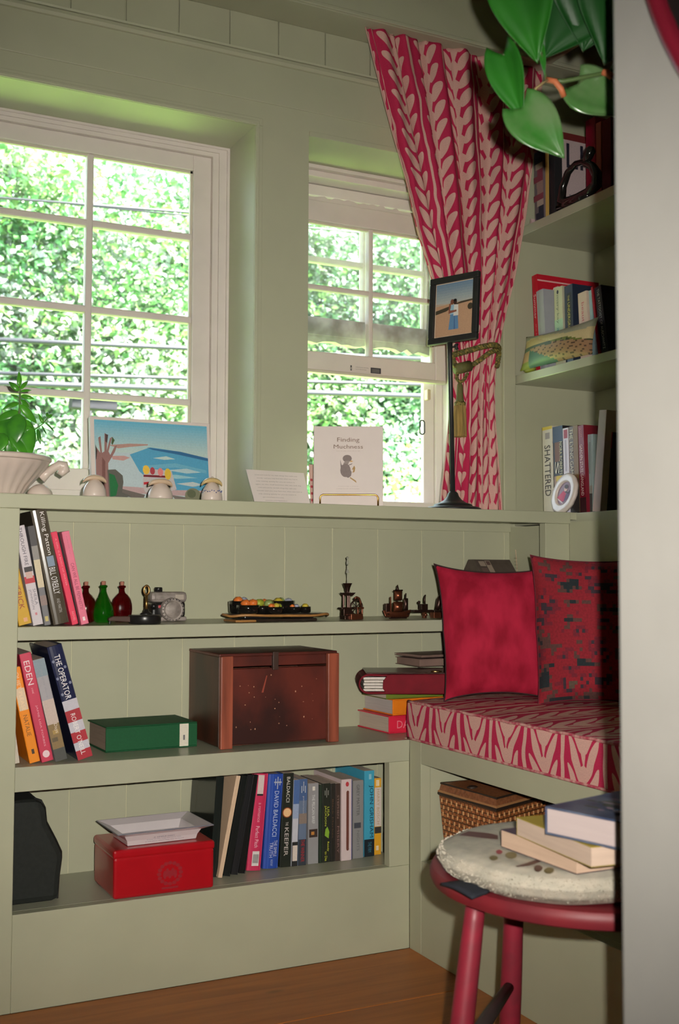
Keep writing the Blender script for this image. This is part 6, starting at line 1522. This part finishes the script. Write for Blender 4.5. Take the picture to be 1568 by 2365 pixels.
o = MB().grid(lambda a, b_: (pcx-(pr*1.07-.03*b_)*math.cos(rad(-14+24*a)), pcy+(pr*1.07-.03*b_)*math.sin(rad(-14+24*a)), zs1+.002+.004*math.sin(math.pi*a)+.002*b_), 12, 4).build('tie_ribbon', M('slate_cloth', (.012, .014, .022), .9), None, smooth=True, solid=.003)
tag(o, 'dark slate cloth tie poking out under the seat pad', 'ribbon')

# books on the stool
zb = zp1+.003
def stool_book(label, zc, near, left, h, dep, cov, pages, hard, wmul=1.0):
    """near, left: photo pixels of the two bottom ends of the page edge that faces the camera"""
    A, B = P(*near, Z=zc), P(*left, Z=zc); ux = (A-B); w = ux.length*wmul; ux.normalize(); vy = Vector((-ux.y, ux.x, 0))
    mx = plane_mx(B, ux, vy)
    rt = empty('book', (B.x, B.y, zc), label=label, cat='book', group='books on the stool'); tt = .0022 if hard else .0009; ov = .0025 if hard else 0
    c = MB(); c.box(0, w, -ov, dep, 0, tt, M=mx); c.box(0, w, -ov, dep, h-tt, h, M=mx); c.box(-.0012, .0, -ov, dep, 0, h, M=mx)
    part('cover', c, cov, rt, bevel=.0006)
    part('pages', MB().box(.0002, w-ov, 0, dep-ov, tt, h-tt, M=mx), pages, rt)
    return rt, mx, w
pgs = M('cream_pages', (.52, .36, .26), .9, var=.08, scale=260, stretch=(.05, .05, 1)); pgs2 = M('cream_pages_pale', (.50, .37, .29), .9, var=.08, scale=260, stretch=(.05, .05, 1)); pgw = M('white_pages', (.42, .34, .33), .9, var=.05, scale=260, stretch=(.05, .05, 1))
h1 = .0205
stool_book('lower cream-paged paperback with dark cover on the seat pad', zb, (1332, 2020), (1158, 1956), h1, .13, M('plum_cover', (.05, .03, .05), .5), pgs, False)
h2 = .021
stool_book('second cream-paged paperback with mustard cover on the stool', zb+h1+.0004, (1366, 2004), (1194, 1930), h2, .125, M('mustard_cover', (.36, .26, .02), .5), pgs2, False)
h3 = .030; z3 = zb+h1+h2+.001
rt, mx, w = stool_book('thick hardcover with blue patterned jacket on top of the pile', z3, (1440, 1965), (1264, 1926), h3, .235, M('blue_jacket', (.035, .05, .10), .35, col2=(.10, .12, .17), scale=22), pgw, True, wmul=1.1)
tm = mx @ tr(0, 0, h3); rs = random.Random(8); pol = []
for k in range(60):
    x_, y_ = rs.uniform(.02, w-.01), rs.uniform(.01, .22); a_, b2 = rs.uniform(.004, .014), rs.uniform(.002, .005)
    pol.append((ell(x_, y_, a_, b2, 8), rs.choice([C(110, 120, 130, .7), C(190, 160, 175, .7), C(60, 75, 110, .7), C(90, 95, 80, .7), C(40, 110, 150, .7)])))
mb = MB()
for i, (pts, c_) in enumerate(pol): mb.add([(p[0], p[1], .0004+.00005*i) for p in pts], [tuple(range(len(pts)))], None, c_, tm)
part('jacket_pattern', mb, print_mat(), rt, kind='stuff')

# ------------------------------------------------------------------ hanging pothos, top right
def DP(px, py, tt): return CP+ray(px, py)*tt
hub = DP(1330, -260, 1.33)
t = empty('hanging_pothos', (hub.x, hub.y, hub.z), label='green pothos with heart-shaped leaves trailing from above', cat='plant')
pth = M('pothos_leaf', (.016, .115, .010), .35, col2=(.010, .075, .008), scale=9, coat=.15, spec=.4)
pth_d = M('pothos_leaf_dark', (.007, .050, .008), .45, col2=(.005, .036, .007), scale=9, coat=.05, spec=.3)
pth_s = M('pothos_leaf_sheen', (.024, .12, .016), .22, col2=(.08, .14, .055), scale=16, coat=.5, spec=.6)  # paler patches paint the flash sheen into the leaf colour
def heart(base, tip, wid, mat, tilt=(0, 0, 0), cup=.12, curl=.10):
    base, tip = Vector(base), Vector(tip); ax = tip-base; L_ = ax.length; ax.normalize()
    nrm = (CP-base).normalized()+Vector(tilt); nrm = (nrm-ax*nrm.dot(ax)).normalized(); sd = ax.cross(nrm)
    mb = MB()
    def fn(a, b_):
        s_ = (a-.5)*2
        # heart outline: lobes behind the stalk, pointed tip
        wv_ = math.sin(math.pi*min(b_*.93+.07, 1)**.62)**.85*(1-.25*b_**3)
        x = s_*wv_*wid*.5; y_ = b_*L_-(.17*L_*abs(s_)**1.2*(1-b_)**3 if b_ < 1 else 0)
        z_ = cup*wid*(abs(s_)**1.3)*wv_*.9-.02*wid*(1-abs(s_)) - curl*L_*b_*b_ + .018*wid*math.sin(abs(s_)*9+b_*6)*abs(s_)
        return tuple(base+ax*y_+sd*x+nrm*z_)
    mb.grid(fn, 18, 18)
    return part('leaf', mb, mat, t, smooth=True, solid=.0007)
TD = 1.30
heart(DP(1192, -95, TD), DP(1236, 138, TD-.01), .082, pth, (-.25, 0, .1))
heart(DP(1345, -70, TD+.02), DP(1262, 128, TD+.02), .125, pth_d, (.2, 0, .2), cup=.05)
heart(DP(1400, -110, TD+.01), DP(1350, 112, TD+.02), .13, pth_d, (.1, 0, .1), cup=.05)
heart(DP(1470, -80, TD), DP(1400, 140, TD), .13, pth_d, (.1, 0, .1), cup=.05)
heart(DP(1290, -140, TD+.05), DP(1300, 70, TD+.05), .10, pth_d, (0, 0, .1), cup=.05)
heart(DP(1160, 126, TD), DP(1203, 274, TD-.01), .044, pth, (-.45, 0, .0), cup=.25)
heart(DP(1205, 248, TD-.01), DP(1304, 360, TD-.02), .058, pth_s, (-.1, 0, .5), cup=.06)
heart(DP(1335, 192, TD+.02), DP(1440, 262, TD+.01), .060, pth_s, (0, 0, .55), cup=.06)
heart(DP(1250, 110, TD), DP(1258, 172, TD), .008, pth, (0, 0, 0), cup=.3)
vine_g = M('vine_green', (.06, .10, .03), .5); vine_o = M('vine_orange', (.45, .13, .05), .6, var=.2)
def vine(pts, r, m_): part('stem', MB().tube([DP(*p) for p in pts], r, 8), m_, t, smooth=True)
vine([(1330, -260, 1.33), (1425, -60, 1.32), (1440, 120, 1.32), (1408, 168, 1.32), (1360, 176, 1.31), (1300, 188, 1.31), (1262, 184, 1.31)], .0026, vine_g)
vine([(1262, 184, 1.31), (1282, 188, 1.305), (1296, 206, 1.305), (1302, 222, 1.31)], .0036, vine_o)
vine([(1414, 178, 1.31), (1404, 170, 1.31), (1392, 166, 1.312)], .0042, vine_o)
vine([(1264, 184, 1.305), (1238, 204, 1.30), (1206, 246, 1.295)], .0016, M('vine_tan', (.30, .22, .10), .6))
vine([(1330, -260, 1.33), (1230, -60, 1.31), (1215, 60, 1.33), (1178, 116, 1.305), (1162, 128, 1.30)], .0017, vine_g)
vine([(1262, 184, 1.31), (1256, 160, 1.305), (1250, 120, 1.30)], .0016, vine_g)
vine([(1360, 176, 1.31), (1346, 184, 1.315), (1336, 192, 1.32)], .0014, vine_g)
for bx_, by_ in ((1192, -95), (1330, -100), (1400, -90), (1480, -60), (1290, -140)): vine([(1330, -260, 1.33), ((1330+bx_)/2, (-230+by_)/2, 1.32), (bx_, by_, 1.305)], .0016, vine_g)
pot = empty('hanging_pot', hub, label='terracotta hanging pot above the pothos leaves', cat='pot')
part('bowl', MB().lathe([(.05, -.005), (.075, .03), (.09, .085), (.097, .09), (.097, .10), (.088, .10), (.08, .08), (0, .08)], 28, hub), M('terracotta', (.35, .15, .08), .8), pot, smooth=True)
for k in range(3):
    a = 2*math.pi*k/3; part('cord', MB().tube([hub+Vector((.094*math.cos(a), .094*math.sin(a), .095)), hub+Vector((0, 0, .45)), Vector((hub.x, hub.y, 2.42))], .0015, 6), M('cord', (.3, .25, .18), .8), pot)

# ------------------------------------------------------------------ round red-rimmed tray on the pale wall
Xr = JX-.006
a = P(1503, 0, X=Xr); b_ = P(1566, 149, X=Xr); mid = (a+b_)/2; tv = (b_-a).normalized()
nv = Vector((0, -tv.z, tv.y)); nv = nv if nv.z > 0 else -nv
RR = .45; cen = mid+nv*(RR*.995)
t = empty('round_tray', (JX, cen.y, cen.z), label='round black tray with a dark red rim hung on the pale wall', cat='tray')
mxt = Matrix.Translation((JX-.0005, cen.y, cen.z)) @ Matrix.Rotation(rad(-90), 4, 'Y')
part('rim', MB().lathe([(RR, 0), (RR+.001, .010), (RR-.002, .014), (RR-.010, .014), (RR-.014, .009), (RR-.014, .002)], 96, M=mxt, cap=False), M('dark_red_lacquer', (.13, .006, .016), .4, var=.1), t, smooth=True)
part('dish', MB().lathe([(RR-.014, .004), (RR*.5, .003), (0, .003)], 64, M=mxt, cap=False), M('black_lacquer_tray', (.012, .01, .010), .4), t, smooth=True)
